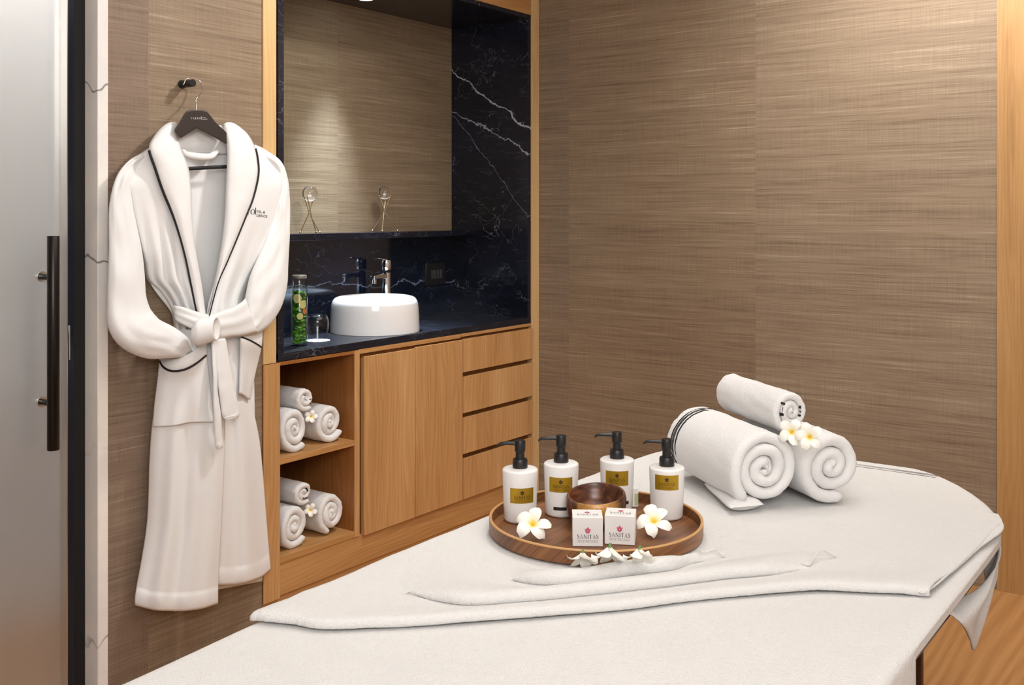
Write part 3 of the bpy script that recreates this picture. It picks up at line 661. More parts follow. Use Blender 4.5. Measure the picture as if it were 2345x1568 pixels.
# ---------------------------------------------------------------- rolled towels
def roll_phase(seed): return random.Random(seed).random() * 6.28
def roll_mesh(R, L, turns, seed, zs=1.0, tail=0.0, telescope=0.006, core=0.10, tw=0.97):
    rg = random.Random(seed); pitch = R * (1 - core) / turns; t = pitch * tw; N = int(44 * turns); rings = []
    ph = rg.random() * 6.28 - 2 * ph0
    for k in range(N + 1):
        th = k / N * turns * 2 * math.pi; rmid = R * core + pitch * th / (2 * math.pi) - t * 0.5
        rmid = max(rmid, t * 0.12)
        a = th + ph0 + 0.0
        wob = 1 + 0.035 * math.sin(2 * th + ph) + 0.03 * nz(th * 0.7, seed, 0)
        tele = telescope * nz(th * 0.45, seed, 3) * 2.2 + 0.010 * (rmid / R - 1) * -0.0
        ring = []; tt = t * (1.0 if k < N else 0.7); cap = 7; seg = 14
        def pt(rad, y):
            rr_ = rad * wob; x = rr_ * math.cos(a); z = rr_ * math.sin(a)
            q = 0.0028 * nz(th * 3.1, y * 26, seed) + 0.0008 * nz(th * 9, y * 90, seed + 5) + 0.0010 * nz(x * 230, y * 230, z * 230)
            x *= 1 + q / R; z *= 1 + q / R
            z *= zs
            zz = max(z, -R * zs * 0.93 + 0.06 * (z + R * zs * 0.93))
            return (x, y, zz + R * zs * 0.94)
        er = tt * 0.5
        for c in range(cap + 1):
            g = math.pi * c / cap; ring.append(pt(rmid + er * math.cos(g), tele + er - er * math.sin(g) * 1.0 + 0.0012 * nz(th * 8, c, seed)))
        for c in range(1, seg): ring.append(pt(rmid - er, lerp(tele + er, L - er, c / seg)))
        for c in range(cap + 1):
            g = math.pi * c / cap; ring.append(pt(rmid - er * math.cos(g), L - er + er * math.sin(g) * 1.0))
        for c in range(1, seg): ring.append(pt(rmid + er, lerp(L - er, tele + er, c / seg)))
        rings.append(ring)
    return MB().loft(rings)
ph0 = 0.0
def rolled(name, label, group, R, L, turns, seed, pos, ang, zs=1.0, end=-2.0, marks=(), stripes=False, flap=None, tilt=0.0, tw=0.97, telescope=0.006, core=0.10, cat='rolled towel'):
    """roll with its spiral end at the origin facing -y, lying along +y; end = angle at which the outer edge stops"""
    global ph0
    ph0 = end - turns * 2 * math.pi
    e = local(name, label, cat, group)
    roll_mesh(R, L, turns, seed, zs, 0, telescope, core, tw).build('towel_body', M['terry_roll'], e, sharp=180)
    sph = roll_phase(seed) - 2 * ph0 + 2 * 0
    if stripes:
        for y0, wd in ((L - 0.062, 0.0022), (L - 0.050, 0.0010), (L - 0.045, 0.0010), (L - 0.036, 0.0020)):
            mb = MB()
            def sp(i, j):
                a = lerp(-0.9, 3.7, i); rr_ = (R * core + R * (1 - core) / turns * (turns - (end + 2 * math.pi - a) / (2 * math.pi)) + 0.0008) * (1 + 0.035 * math.sin(2 * a + sph)); d = y0 + (j - 0.5) * 2 * wd + 0.002 * nz(i * 40, y0 * 100, 1)
                z = rr_ * math.sin(a) * zs; return (rr_ * math.cos(a), d, max(z, -R * zs * 0.93) + R * zs * 0.94)
            mb.grid(sp, 70, 1); mb.build('woven_stripe', M['piping'], e, solid=-0.0012)
    for (mx, mz, mw, mh, rot, mat) in marks:
        mb = MB(); c, s_ = math.cos(rot), math.sin(rot)
        mb.prism([(-mw/2, -mh/2), (mw/2, -mh/2), (mw/2, mh/2), (-mw/2, mh/2)], lambda p, sd: (mx + p[0] * c - p[1] * s_, -0.0012 + 0.010 * sd, R * zs * 0.94 + mz + p[0] * s_ + p[1] * c))
        mb.build('embroidery', mat, e, smooth=False)
    if flap:
        mb = MB(); fl, fw_ = flap
        def fp_(i, j):
            th = 2 * math.pi * j; x = -R * (0.60 - 0.25 * i) + fl * math.cos(th) * (1 - 0.35 * i); z = 0.013 + 0.0150 * math.sin(th)
            y = lerp(-0.012, L * 0.55, i); q = sm(min(i, 1 - i) / 0.10)
            return (x * 1.0, y + 0.006 * nz(i * 6, j, 2), 0.013 + (z - 0.013) * q + 0.001 * nz(i * 30, j * 9, 4))
        mb.grid(fp_, 40, 24, cv=True); mb.build('loose_edge', M['terry_roll'], e, sharp=180)
    e.location = pos; e.rotation_euler = (tilt, 0, ang); return e
dirv = Vector((0.616, 0.788, 0)); ANG = math.atan2(-dirv.x, dirv.y)      # local +y points away from the viewer along the stack
pL = on_z(1756, 1164, TT + 0.008); pR = on_z(1909, 1154, TT + 0.008)
K, GR = M['piping'], M['grey_ink']
rolled('rolled_bath_towel', 'large rolled white towel with black woven stripes, bottom left of the stack on the table', 'rolled towels stacked on the massage table', 0.0950, 0.350, 3.1, 3, pL, ANG, 1.01, -2.3, stripes=True, flap=(0.044, 0.02))
rolled('rolled_bath_towel', 'large rolled white towel, bottom right of the stack on the table', 'rolled towels stacked on the massage table', 0.0900, 0.335, 2.7, 5, pR, ANG, 1.04, -1.25)
rt = ray(1815, 920); ptop = Vector((rt[0] * 2.44, rt[1] * 2.44, TT + 0.163))
rolled('rolled_hand_towel', 'small rolled white towel on top of the stack on the table', 'rolled towels stacked on the massage table', 0.0540, 0.300, 2.6, 9, ptop, ANG, 1.03, -1.1, tw=0.995, telescope=0.003, core=0.14,
       marks=[(-0.0260, 0.0215, 0.011, 0.0045, -0.35, K), (-0.0270, 0.0070, 0.010, 0.0012, 1.35, GR), (-0.0240, 0.0075, 0.010, 0.0012, 1.35, GR), (-0.0285, -0.0045, 0.009, 0.0065, -0.1, K), (0.0215, 0.010, 0.0016, 0.007, 0.1, K), (0.0225, -0.001, 0.0012, 0.005, -0.1, GR), (0.020, -0.010, 0.004, 0.004, 0.3, K)])
# six rolls in the cubbies
gU, gL = 'rolled towels in the upper cubby', 'rolled towels in the lower cubby'
def cub(u, v, R, zs, floor_z, seed, label, group, end, top=None, yy=2.732, L=0.30, **kw):
    p = on_y(u, v, yy); p.z = floor_z if top is None else p.z - R * zs * 0.94 + 0.009
    return rolled('rolled_hand_towel' if top else 'rolled_bath_towel', label, group, R, L, kw.pop('turns', 2.7), seed, p, kw.pop('ang', 0.0), zs, end, **kw)
zu, zl = 0.507, 0.1685
cub(677, 990, 0.0745, 1.16, zu, 21, 'rolled white towel, left of the lower pair in the upper cubby', gU, -0.9)
cub(758, 985, 0.0680, 1.16, zu, 22, 'rolled white towel, right of the lower pair in the upper cubby', gU, -0.6, flap=None, yy=2.742)
cub(702, 919, 0.0470, 1.02, 0, 23, 'small rolled white towel on top of the pair in the upper cubby', gU, -1.0, top=1, turns=2.2, tw=0.995, telescope=0.003,
    marks=[(0.019, -0.004, 0.010, 0.004, 0.15, K), (0.0175, -0.012, 0.008, 0.003, 0.1, GR), (0.0150, -0.0185, 0.011, 0.004, -0.1, K), (-0.006, 0.014, 0.008, 0.0022, -0.5, GR)])
cub(677, 1215, 0.0750, 1.12, zl, 24, 'rolled white towel, left of the lower pair in the lower cubby', gL, -0.8)
cub(762, 1190, 0.0700, 1.18, zl, 25, 'rolled white towel, right of the lower pair in the lower cubby', gL, -1.9, yy=2.742)
cub(698, 1134, 0.0470, 1.02, 0, 26, 'small rolled white towel on top of the pair in the lower cubby', gL, -1.0, top=1, turns=2.2, tw=0.995, telescope=0.003,
    marks=[(0.004, 0.010, 0.016, 0.0028, 1.0, K), (0.012, 0.008, 0.012, 0.0028, 2.1, K), (-0.006, -0.017, 0.006, 0.0028, 0.9, K), (0.001, -0.019, 0.006, 0.0028, 0.9, K), (0.008, -0.020, 0.006, 0.0028, 0.9, K)])

# ---------------------------------------------------------------- lettering
def arc(cx, cy, rx, ry, a0, a1, n): return [(cx + rx * math.cos(lerp(a0, a1, k / n)), cy + ry * math.sin(lerp(a0, a1, k / n))) for k in range(n + 1)]
def quad(p, q, w0, w1=None):
    w1 = w1 or w0; return [(p[0] - w0/2, p[1]), (p[0] + w0/2, p[1]), (q[0] + w1/2, q[1]), (q[0] - w1/2, q[1])]
def hbar(x0, x1, y, t=0.045): return [(x0, y), (x1, y), (x1, y + t), (x0, y + t)]
def ribbon(pts, ws):
    out = []
    for k in range(len(pts) - 1):
        def off(i):
            a, b = pts[max(i-1, 0)], pts[min(i+1, len(pts)-1)]; dx, dy = b[0]-a[0], b[1]-a[1]; l = math.hypot(dx, dy) or 1
            return (-dy/l*ws[i]/2, dx/l*ws[i]/2)
        o0, o1 = off(k), off(k+1); p, q = pts[k], pts[k+1]
        out.append([(p[0]+o0[0], p[1]+o0[1]), (p[0]-o0[0], p[1]-o0[1]), (q[0]-o1[0], q[1]-o1[1]), (q[0]+o1[0], q[1]+o1[1])])
    return out
TK, TN = 0.135, 0.055
def s_curve():
    p = spline([(0.44, 0.80), (0.40, 0.93), (0.26, 0.985), (0.10, 0.90), (0.09, 0.74), (0.22, 0.58), (0.40, 0.42), (0.47, 0.24), (0.38, 0.07), (0.20, 0.015), (0.06, 0.08), (0.02, 0.24)], 26)
    return ribbon(p, [lerp(TN, TK, math.sin(math.pi * min(1, max(0, k / 26))) ** 2) for k in range(27)])
GL = {
 'A': (0.74, lambda: [quad((0.10, 0), (0.37, 1), TN), quad((0.66, 0), (0.37, 1), TK, TN), hbar(0.18, 0.58, 0.32), hbar(0.01, 0.20, 0), hbar(0.54, 0.77, 0)]),
 'N': (0.80, lambda: [quad((0.12, 0), (0.12, 1), TN), quad((0.68, 0), (0.14, 1), TK), quad((0.69, 0), (0.69, 1), TN), hbar(0.01, 0.23, 0), hbar(0.0, 0.20, 0.955), hbar(0.58, 0.80, 0.955)]),
 'I': (0.30, lambda: [quad((0.15, 0), (0.15, 1), TK), hbar(0.02, 0.28, 0), hbar(0.02, 0.28, 0.955)]),
 'T': (0.66, lambda: [quad((0.33, 0), (0.33, 1), TK), hbar(0.20, 0.46, 0), hbar(0.02, 0.64, 0.95, 0.05), quad((0.04, 0.80), (0.04, 1), TN), quad((0.62, 0.80), (0.62, 1), TN)]),
 'S': (0.52, s_curve),
 'V': (0.74, lambda: [quad((0.37, 0), (0.12, 1), TN, TK), quad((0.37, 0), (0.64, 1), TN), hbar(0.0, 0.25, 0.955), hbar(0.54, 0.76, 0.955)]),
 'K': (0.72, lambda: [quad((0.15, 0), (0.15, 1), TK), quad((0.20, 0.45), (0.56, 1), TN), quad((0.60, 0), (0.28, 0.60), TK), hbar(0.02, 0.28, 0), hbar(0.02, 0.28, 0.955), hbar(0.46, 0.68, 0.955), hbar(0.50, 0.74, 0)]),
 'O': (0.80, lambda: ribbon(arc(0.40, 0.5, 0.33, 0.47, 0, 2*math.pi, 26), [lerp(TN, TK, math.cos(2*math.pi*k/26) ** 2) for k in range(27)])),
 '|': (0.26, lambda: [quad((0.13, -0.05), (0.13, 1.05), 0.06)]),
}
def serif(txt, gap=0.12):
    x = 0; polys = []
    for ch in txt:
        if ch == ' ': x += 0.35; continue
        wd, fn = GL[ch]; polys += [[(px + x, py) for px, py in p] for p in fn()]; x += wd + gap
    return polys, x - gap
def sans(txt, size=1.0, space=1.0):                    # built-in lettering, returned as flat polygons with cap height about 1
    cu_ = bpy.data.curves.new('lettering', 'FONT'); cu_.body = txt; cu_.size = 1.4; cu_.space_character = space; cu_.resolution_u = 3
    o = bpy.data.objects.new('lettering', cu_); C.objects.link(o); bpy.context.view_layer.update()
    me = bpy.data.meshes.new_from_object(o.evaluated_get(bpy.context.evaluated_depsgraph_get()))
    polys = [[(me.vertices[i].co.x, me.vertices[i].co.y) for i in p.vertices] for p in me.polygons]
    bpy.data.objects.remove(o); bpy.data.curves.remove(cu_); bpy.data.meshes.remove(me)
    return polys, max((p[0] for q in polys for p in q), default=0)
def emblem():                                          # small lotus-shaped emblem, about 1 tall and 1.2 wide
    P = []
    def leaf(cx, cy, ang, L, W, inner=0.0):
        pts = [(0, 0)] + [(L * t, W * math.sin(math.pi * t ** 0.8) ) for t in (0.15, 0.3, 0.45, 0.6, 0.75, 0.9)] + [(L, 0)] + [(L * t, -W * math.sin(math.pi * t ** 0.8)) for t in (0.9, 0.75, 0.6, 0.45, 0.3, 0.15)]
        c, s_ = math.cos(ang), math.sin(ang); return [(cx + x * c - y * s_, cy + x * s_ + y * c) for x, y in pts]
    P.append(leaf(0, 0.42, math.pi / 2, 0.58, 0.20)); P.append(leaf(-0.08, 0.40, 2.55, 0.52, 0.14)); P.append(leaf(0.08, 0.40, math.pi - 2.55, 0.52, 0.14))
    P.append(leaf(-0.05, 0.36, 3.55, 0.42, 0.12)); P.append(leaf(0.05, 0.36, math.pi - 3.55, 0.42, 0.12))
    P.append([(-0.20, 0.0), (0.20, 0.0), (0.28, 0.30), (-0.28, 0.30)])
    return P
def write(polys, fn, name, mat, parent, scale=1.0, dx=0.0, dy=0.0, th=0.00025):
    mb = MB()
    for p in polys:
        if len(p) < 3: continue
        mb.add([fn(x * scale + dx, y * scale + dy) for x, y in p], [tuple(range(len(p)))])
    o = mb.build(name, mat, parent, smooth=False); return o
TXT_SANITAS = serif('SANITAS'); TXT_SPA = sans('SPA & WELLNESS', space=1.35)

# ---------------------------------------------------------------- wooden tray and what stands on it
TRZ = TT + 0.0058; trc = on_z(1363.5, 1181, TRZ + 0.031); trc.z = TRZ; TRR = 0.2285
tray = thing('round_tray', 'round walnut tray with raised rim set on the pleated towel', 'tray', trc)
MB().lathe([(0, 0), (TRR - 0.004, 0), (TRR - 0.0005, 0.002), (TRR, 0.006), (TRR, 0.029), (TRR - 0.0055, 0.029), (TRR - 0.006, 0.008), (TRR - 0.009, 0.0065), (0, 0.0065)], 160, trc).build('tray_body', M['tray'], tray, sharp=30)
MB().lathe([(TRR - 0.0058, 0.0288), (TRR + 0.0003, 0.0288), (TRR + 0.0002, 0.0308), (TRR - 0.0010, 0.0316), (TRR - 0.0048, 0.0316), (TRR - 0.0058, 0.0306), (TRR - 0.0058, 0.0288)], 160, trc).build('rim_edge', M['tray_rim'], tray, sharp=60)
TF = TRZ + 0.0070

def bottle(u, v, label, rot, lab_z, strip=None, nozzle=0.0, hgt=0.113):
    p = on_z(u, v, TF); e = local('pump_bottle', label, 'bottle', 'white pump bottles on the round tray')
    toward = math.atan2(-p.y, -p.x)                     # azimuth towards the viewer
    R0, R1 = 0.0355, 0.0392
    prof = [(0.0, 0.0), (R0 - 0.006, 0.0), (R0 - 0.002, 0.0015), (R0, 0.006)] + [(lerp(R0, R1, t), lerp(0.006, hgt - 0.005, t)) for t in (0.25, 0.5, 0.75, 1)] + [(R1 - 0.0006, hgt - 0.0025), (R1 - 0.003, hgt - 0.0006), (R1 - 0.006, hgt), (0.017, hgt + 0.001), (0.0, hgt + 0.001)]
    SY = 0.80
    body = MB().loft([[((r * math.cos(a), r * math.sin(a), z)) for a in [2*math.pi*j/56 for j in range(56)]] for r, z in prof]).build('bottle_body', M['bottle'], e, sharp=50)
    rad = lambda z: lerp(R0, R1, (z - 0.006) / (hgt - 0.011))
    def on(x, z, lift=0.0):                             # arc length x from the label centre, height z
        r = rad(z) + lift; a = toward + rot + x / r; return (r * math.cos(a), r * math.sin(a), z)
    LW, LH = 0.0555, 0.0330; lz = lab_z
    lb = MB().grid(lambda i, j: on((i - .5) * LW, lz + (j - .5) * LH, 0.0004), 18, 4).build('label', M['gold'], e)
    tw_ = TXT_SANITAS[1]; sc = 0.036 / tw_
    write(TXT_SANITAS[0], lambda x, y: on(x, y, 0.0008), 'lettering', M['brown_ink'], lb, sc, -0.018, lz - 0.0070)
    sc2 = 0.030 / TXT_SPA[1]
    write(TXT_SPA[0], lambda x, y: on(x, y, 0.0008), 'lettering', M['brown_ink'], lb, sc2, -0.015, lz - 0.0118)
    write(emblem(), lambda x, y: on(x, y, 0.0008), 'emblem', M['brown_ink'], lb, 0.0095, 0, lz + 0.0025)
    if strip:
        sx, sz, sw, sh = strip
        MB().grid(lambda i, j: on(sx + (i - .5) * sw, sz + (j - .5) * sh, 0.0004), 12, 1).build('name_strip', M['ink'], e)
    pz = hgt + 0.001
    MB().lathe([(0, pz), (0.0166, pz), (0.0168, pz + 0.001), (0.0164, pz + 0.017), (0.0150, pz + 0.0195), (0.0, pz + 0.0195)], 40).build('pump_collar', M['black_plastic'], e, sharp=30)
    hd_ = MB(); hd_.lathe([(0, pz + 0.019), (0.0100, pz + 0.019), (0.0098, pz + 0.034), (0.0115, pz + 0.036), (0.0120, pz + 0.038), (0.0118, pz + 0.058), (0.0112, pz + 0.0595), (0.0, pz + 0.0598)], 36)
    hd_.build('pump_head', M['black_plastic'], e, sharp=30)
    na = toward - math.pi / 2 + nozzle; nd = Vector((math.cos(na), math.sin(na), 0)); nsd = Vector((-nd.y, nd.x, 0))
    secs = [(0.008, 0.0525, 0.0045, 0.0062), (0.030, 0.0528, 0.0040, 0.0052), (0.043, 0.0522, 0.0034, 0.0044), (0.048, 0.0500, 0.0030, 0.0040), (0.0515, 0.0468, 0.0026, 0.0036)]
    rings = []
    for s, zz, hh, ww in secs:
        c = nd * s + Vector((0, 0, pz + zz)); rings.append([tuple(c + nsd * (ww * math.cos(t)) + Vector((0, 0, hh * math.sin(t)))) for t in [2*math.pi*k/12 for k in range(12)]])
    MB().loft(rings).build('nozzle', M['black_plastic'], e)
    e.location = p; return e
bottle(1191, 1190, 'leftmost white pump bottle on the round tray, above the open flower', 0.13, 0.0625, hgt=0.1145, nozzle=-0.05)
bottle(1285, 1176, 'white pump bottle left of the wooden bowl, black strip near its foot', -0.02, 0.0740, strip=(0.006, 0.021, 0.046, 0.0072), hgt=0.116, nozzle=0.05)
bottle(1413, 1163, 'white pump bottle standing behind the wooden bowl', 0.0, 0.0770, strip=(0.006, 0.021, 0.046, 0.0072), hgt=0.114, nozzle=0.05)
bottle(1527, 1183, 'rightmost white pump bottle on the round tray, behind the yellow-centred flower', 0.0, 0.0850, hgt=0.113, nozzle=0.0)

bp = on_z(1365, 1198, TF)
bowl = thing('wooden_bowl', 'dark polished wooden bowl in the middle of the round tray', 'bowl', bp)
prof = spline([(0.0, 0.0), (0.038, 0.0), (0.050, 0.006), (0.061, 0.022), (0.0655, 0.042), (0.0655, 0.056), (0.0630, 0.0640), (0.0600, 0.0650), (0.0575, 0.0635), (0.054, 0.052), (0.046, 0.034), (0.028, 0.020), (0.0, 0.016)], 70)
bb = MB(); bb.lathe([(max(r, 0), max(z, 0)) for r, z in prof], 80); sh = []
tw2 = math.atan2(-bp.y, -bp.x)
for x, y, z in bb.v:                                   # rim dips towards the viewer
    f_ = x * math.cos(tw2) + y * math.sin(tw2); g_ = -x * math.sin(tw2) + y * math.cos(tw2); z2 = z - (f_ * 0.13 - g_ * 0.05) * (z / 0.065); sh.append((bp.x + x, bp.y + y, bp.z + z2))
bb.v = sh; bb.build('bowl_body', M['bowl'], bowl, sharp=180)

def carton(u, v, yaw, label):
    p = on_z(u, v, TF); W, D, Hh = 0.0615, 0.056, 0.0590; e = local('soap_box', label, 'box', 'small white printed boxes on the tray')
    MB().box(-W/2, W/2, 0, D, 0, Hh).build('carton', M['box'], e, bevel=0.0012, seg=3)
    fr = lambda x, z: (x, -0.0003, z)
    sc = 0.043 / TXT_SANITAS[1]
    write(TXT_SANITAS[0], fr, 'lettering', M['ink'], e, sc, -0.0215, 0.0155)
    sc2 = 0.041 / TXT_SPA[1]; write(TXT_SPA[0], fr, 'lettering', M['grey_ink'], e, sc2, -0.0205, 0.0082)
    write([hbar(0, 1, 0, 0.012)], fr, 'rule_line', M['grey_ink'], e, 0.042, -0.021, 0.0125)
    write(emblem(), fr, 'emblem', M['pink_ink'], e, 0.0130, 0, 0.0265)
    tp = lambda x, y: (x, 0.006 + y, Hh + 0.0003)
    write(TXT_SANITAS[0], tp, 'lettering', M['ink'], e, 0.043 / TXT_SANITAS[1], -0.0215, 0.010)
    write(TXT_SPA[0], tp, 'lettering', M['grey_ink'], e, sc2, -0.0205, 0.003); write(emblem(), tp, 'emblem', M['pink_ink'], e, 0.013, 0, 0.022)
    e.location = p; e.rotation_euler = (0, 0, math.atan2(p.y, p.x) - math.pi / 2 + yaw); return e
carton(1346, 1251, 0.04, 'small white printed box with pink emblem, left of the pair on the tray')
carton(1419, 1247, -0.07, 'small white printed box with pink emblem, right of the pair on the tray')
p = on_z(1452, 1160, TF); e = local('slim_carton', 'slim white and green carton hidden behind the third pump bottle', 'box')
MB().box(-0.012, 0.010, 0, 0.012, 0, 0.042).build('carton', M['box'], e, bevel=0.0006)
MB().box(0.001, 0.0098, -0.0003, 0.0005, 0.003, 0.030).build('printed_panel', M['green_card'], e, smooth=False)
e.location = p; e.rotation_euler = (0, 0, ALPHA - math.pi / 2 + 0.1)

# ---------------------------------------------------------------- frangipani flowers
def flower_proto(open_=0.55, size=1.0, seed=1, sepal=False):
    e = local('frangipani_flower', 'x', 'flower'); rg = random.Random(seed)
    for k in range(5):
        a0 = 2 * math.pi * k / 5 + 0.15 * rg.uniform(-1, 1); op = open_ + 0.12 * rg.uniform(-1, 1); mb = MB(); Lp = 0.038 * size * rg.uniform(0.94, 1.06); Wp = 0.0120 * size
        def pp(i, j):
            t = i; s = 2 * j - 1
            wdt = Wp * (math.sin(math.pi * min(1, t * 0.92 + 0.035)) ** 0.62) * (0.75 + 0.5 * t) + 0.0018 * size
            r = Lp * t; lift = 0.030 * size * (1 - op) * t + 0.010 * size * math.sin(math.pi * t * 0.75) - 0.018 * size * op * t ** 3
            x, y = r, s * wdt; z = lift - 0.004 * size * s * abs(s) * (0.3 + t) + 0.003 * size * (1 - s * s) * t
            y += 0.004 * size * t * t
            c, s_ = math.cos(a0), math.sin(a0); return (x * c - y * s_, x * s_ + y * c, z)
        mb.grid(pp, 12, 8); mb.build('petal', M['petal_back'] if sepal else M['petal'], e, sharp=180, solid=0.0007, sub=1)
    if sepal:
        MB().tube([(0, 0, 0.001), (0.001, 0, -0.004), (0.003, 0, -0.008)], [0.0042, 0.0034, 0.0024], 10).build('flower_tube', M['sepal'], e)
    return e
def put(e, label, loc, rot, sc=1.0, group=None):
    e['label'] = label; e.location = loc; e.scale = (sc, sc, sc)
    e.rotation_euler = rot
    if group: e['group'] = group
def facing(loc, up_tilt, spin):                        # blossom axis leaning from vertical towards the viewer by up_tilt
    az = math.atan2(-loc[1], -loc[0])
    return (Matrix.Rotation(az, 3, 'Z') @ Matrix.Rotation(up_tilt, 3, 'Y') @ Matrix.Rotation(spin, 3, 'Z')).to_euler()
fa = flower_proto(0.72, 1.0, 2); g = 'frangipani flowers on the round tray'
pt = on_z(1220, 1203, TF + 0.026); put(fa, 'white frangipani flower lying open before the leftmost pump bottle', pt, facing(pt, 0.72, 0.3), 1.0, g)
fb_ = flower_proto(0.72, 1.0, 5)
pt = on_z(1497, 1196, TF + 0.026); put(fb_, 'white frangipani flower with bright yellow centre, right of the printed boxes', pt, facing(pt, 0.70, 1.0), 1.0, g)
g = 'fallen frangipani flowers in front of the tray'
for (u, v, hz, tilt, spin, sc, lab, sd_) in ((1334, 1266, 0.024, 2.55, 0.4, 0.82, 'leftmost upturned white frangipani lying before the tray', 3), (1396, 1253, 0.048, 2.75, 1.0, 0.94, 'largest upturned white frangipani lying before the tray', 4), (1464, 1257, 0.030, 2.60, 2.2, 0.82, 'rightmost upturned white frangipani with green stem before the tray', 6)):
    q = flower_proto(0.40, 1.0, sd_, True); r_ = ray(u, v); dd_ = depth(trc) - TRR - 0.042; pt = Vector((r_[0] * dd_, r_[1] * dd_, H + r_[2] * dd_)); put(q, lab, pt, facing(pt, tilt, spin), sc, g)
g = 'frangipani flowers tucked into the stacked towels'
for (u, v, off, tilt, spin, lab, sd_) in ((1813, 990, -0.030, 1.15, 0.2, 'left of two white frangipani tucked under the small towel on the table', 7), (1854, 1001, -0.068, 1.2, 0.8, 'right of two white frangipani tucked under the small towel on the table', 8)):
    q = flower_proto(0.62, 1.0, sd_); d = depth(pR) + off; r_ = ray(u, v); pt = Vector((r_[0] * d, r_[1] * d, H + r_[2] * d)); put(q, lab, pt, facing(pt, tilt, spin), 0.85, g)
for (u, v, lab, sd_) in ((712, 954, 'tiny white frangipani between the rolled towels in the upper cubby', 9), (711, 1168, 'tiny white frangipani between the rolled towels in the lower cubby', 10)):
    q = flower_proto(0.6, 1.0, sd_); pt = on_y(u, v, 2.738); put(q, lab, pt, facing(pt, 1.25, sd_), 0.62)

# ---------------------------------------------------------------- bathrobe on its hanger
def rp(u, v, off): return on_y(u, v, YL - off)
rc = rp(470, 700, 0.05)
robe = thing('bathrobe', 'white bathrobe with black piping hanging belted on the left wall', 'bathrobe', (rc.x, YL - 0.05, 1.2))
RB = M['robe']
def wr(x, y, s=1.0): return nz(x, y, 4.2) * s
UL = [(330, 354), (340, 342), (352, 324), (370, 303), (390, 288), (415, 284), (450, 294), (520, 310), (600, 330), (640, 338), (665, 364), (700, 388), (735, 398), (800, 400)]
VL_ = [(330, 396), (380, 412), (430, 424), (530, 434), (640, 452), (720, 468), (800, 500)]
VR_ = [(330, 540), (400, 548), (480, 535), (560, 512), (640, 492), (720, 473), (800, 478)]
UR = [(330, 578), (340, 600), (352, 618), (368, 632), (390, 644), (420, 649), (455, 645), (500, 633), (550, 612), (600, 594), (640, 575), (690, 558), (740, 572), (800, 592)]
def chest_off(v): return ctab([(330, 0.045), (400, 0.070), (550, 0.080), (720, 0.092), (800, 0.095)], v)
def left_panel(i, j):
    v = lerp(333, 772, j); u = lerp(ctab(UL, v), ctab(VL_, v), i)
    e0 = 0.022 + 0.030 * sm((v - 370) / 60) * sm((650 - v) / 80); o = e0 + (chest_off(v) - e0) * math.sin(min(1, i * 1.25 + 0.02) * math.pi / 2) - 0.020 * sm(1 - i / 0.10) ** 2
    k = sm((v - 430) / 260)                            # pleats gathering into the belt
    o += k * 0.011 * math.sin(i * 24 + 1.2 + 0.4 * math.sin(v * 0.01)) * math.sin(math.pi * min(1, i * 1.02)) + 0.003 * wr(u * .03, v * .008)
    return tuple(rp(u, v, o))
def right_panel(i, j):
    v = lerp(333, 772, j); u = lerp(ctab(VR_, v), ctab(UR, v), i)
    e0 = 0.022 + 0.034 * sm((v - 370) / 60) * sm((650 - v) / 80); o = e0 + (chest_off(v) - e0) * math.sin(min(1, (1 - i) * 1.25 + 0.02) * math.pi / 2) - 0.020 * sm(1 - (1 - i) / 0.10) ** 2
    k = sm((v - 470) / 240)
    o += k * 0.009 * math.sin(i * 15 + 2.0) * math.sin(math.pi * i) + 0.003 * wr(u * .03, v * .008)
    return tuple(rp(u, v, o))
MB().grid(left_panel, 60, 70).build('front_panel', RB, robe, sharp=180, solid=0.006)
MB().grid(right_panel, 50, 70).build('front_panel', RB, robe, sharp=180, solid=0.006)
# back of the robe, seen inside the neckline and down to the hem
BL = [(300, 405), (340, 352), (400, 326), (640, 342), (735, 400), (850, 372), (1000, 352), (1200, 345), (1385, 322)]
BR = [(300, 520), (340, 580), (400, 620), (640, 572), (735, 570), (850, 580), (1000, 585), (1200, 603), (1385, 600)]
def back_panel(i, j):
    v = lerp(300, 1372, j) ; u = lerp(ctab(BL, v), ctab(BR, v), i); v2 = v + (10 - 52 * i) * j ** 6
    return tuple(rp(u, v2, 0.016 + 0.004 * math.sin(i * 14) * sm((v - 600) / 300) + 0.002 * wr(u * .02, v * .006)))
MB().grid(back_panel, 50, 110).build('back_panel', RB, robe, sharp=180, solid=0.005)
def neck(i, j):                                        # collar standing up behind the neck
    v = lerp(291, 352, j); u = lerp(404, 520, i); v -= 7 * math.sin(math.pi * i) * (1 - j)
    return tuple(rp(u, v, 0.026 + 0.016 * math.sin(math.pi * min(1, j * 1.1)) + 0.003 * wr(u * .05, v * .05)))
MB().grid(neck, 30, 12).build('neck_band', RB, robe, sharp=180, solid=0.006)
MB().tube(spline([rp(418, 344, 0.052), rp(428, 354, 0.062), rp(455, 359, 0.064), rp(482, 358, 0.062), rp(497, 346, 0.052)], 24), [0.006 + 0.006 * math.sin(math.pi * k / 24) for k in range(25)], 14).build('hanging_loop', RB, robe)

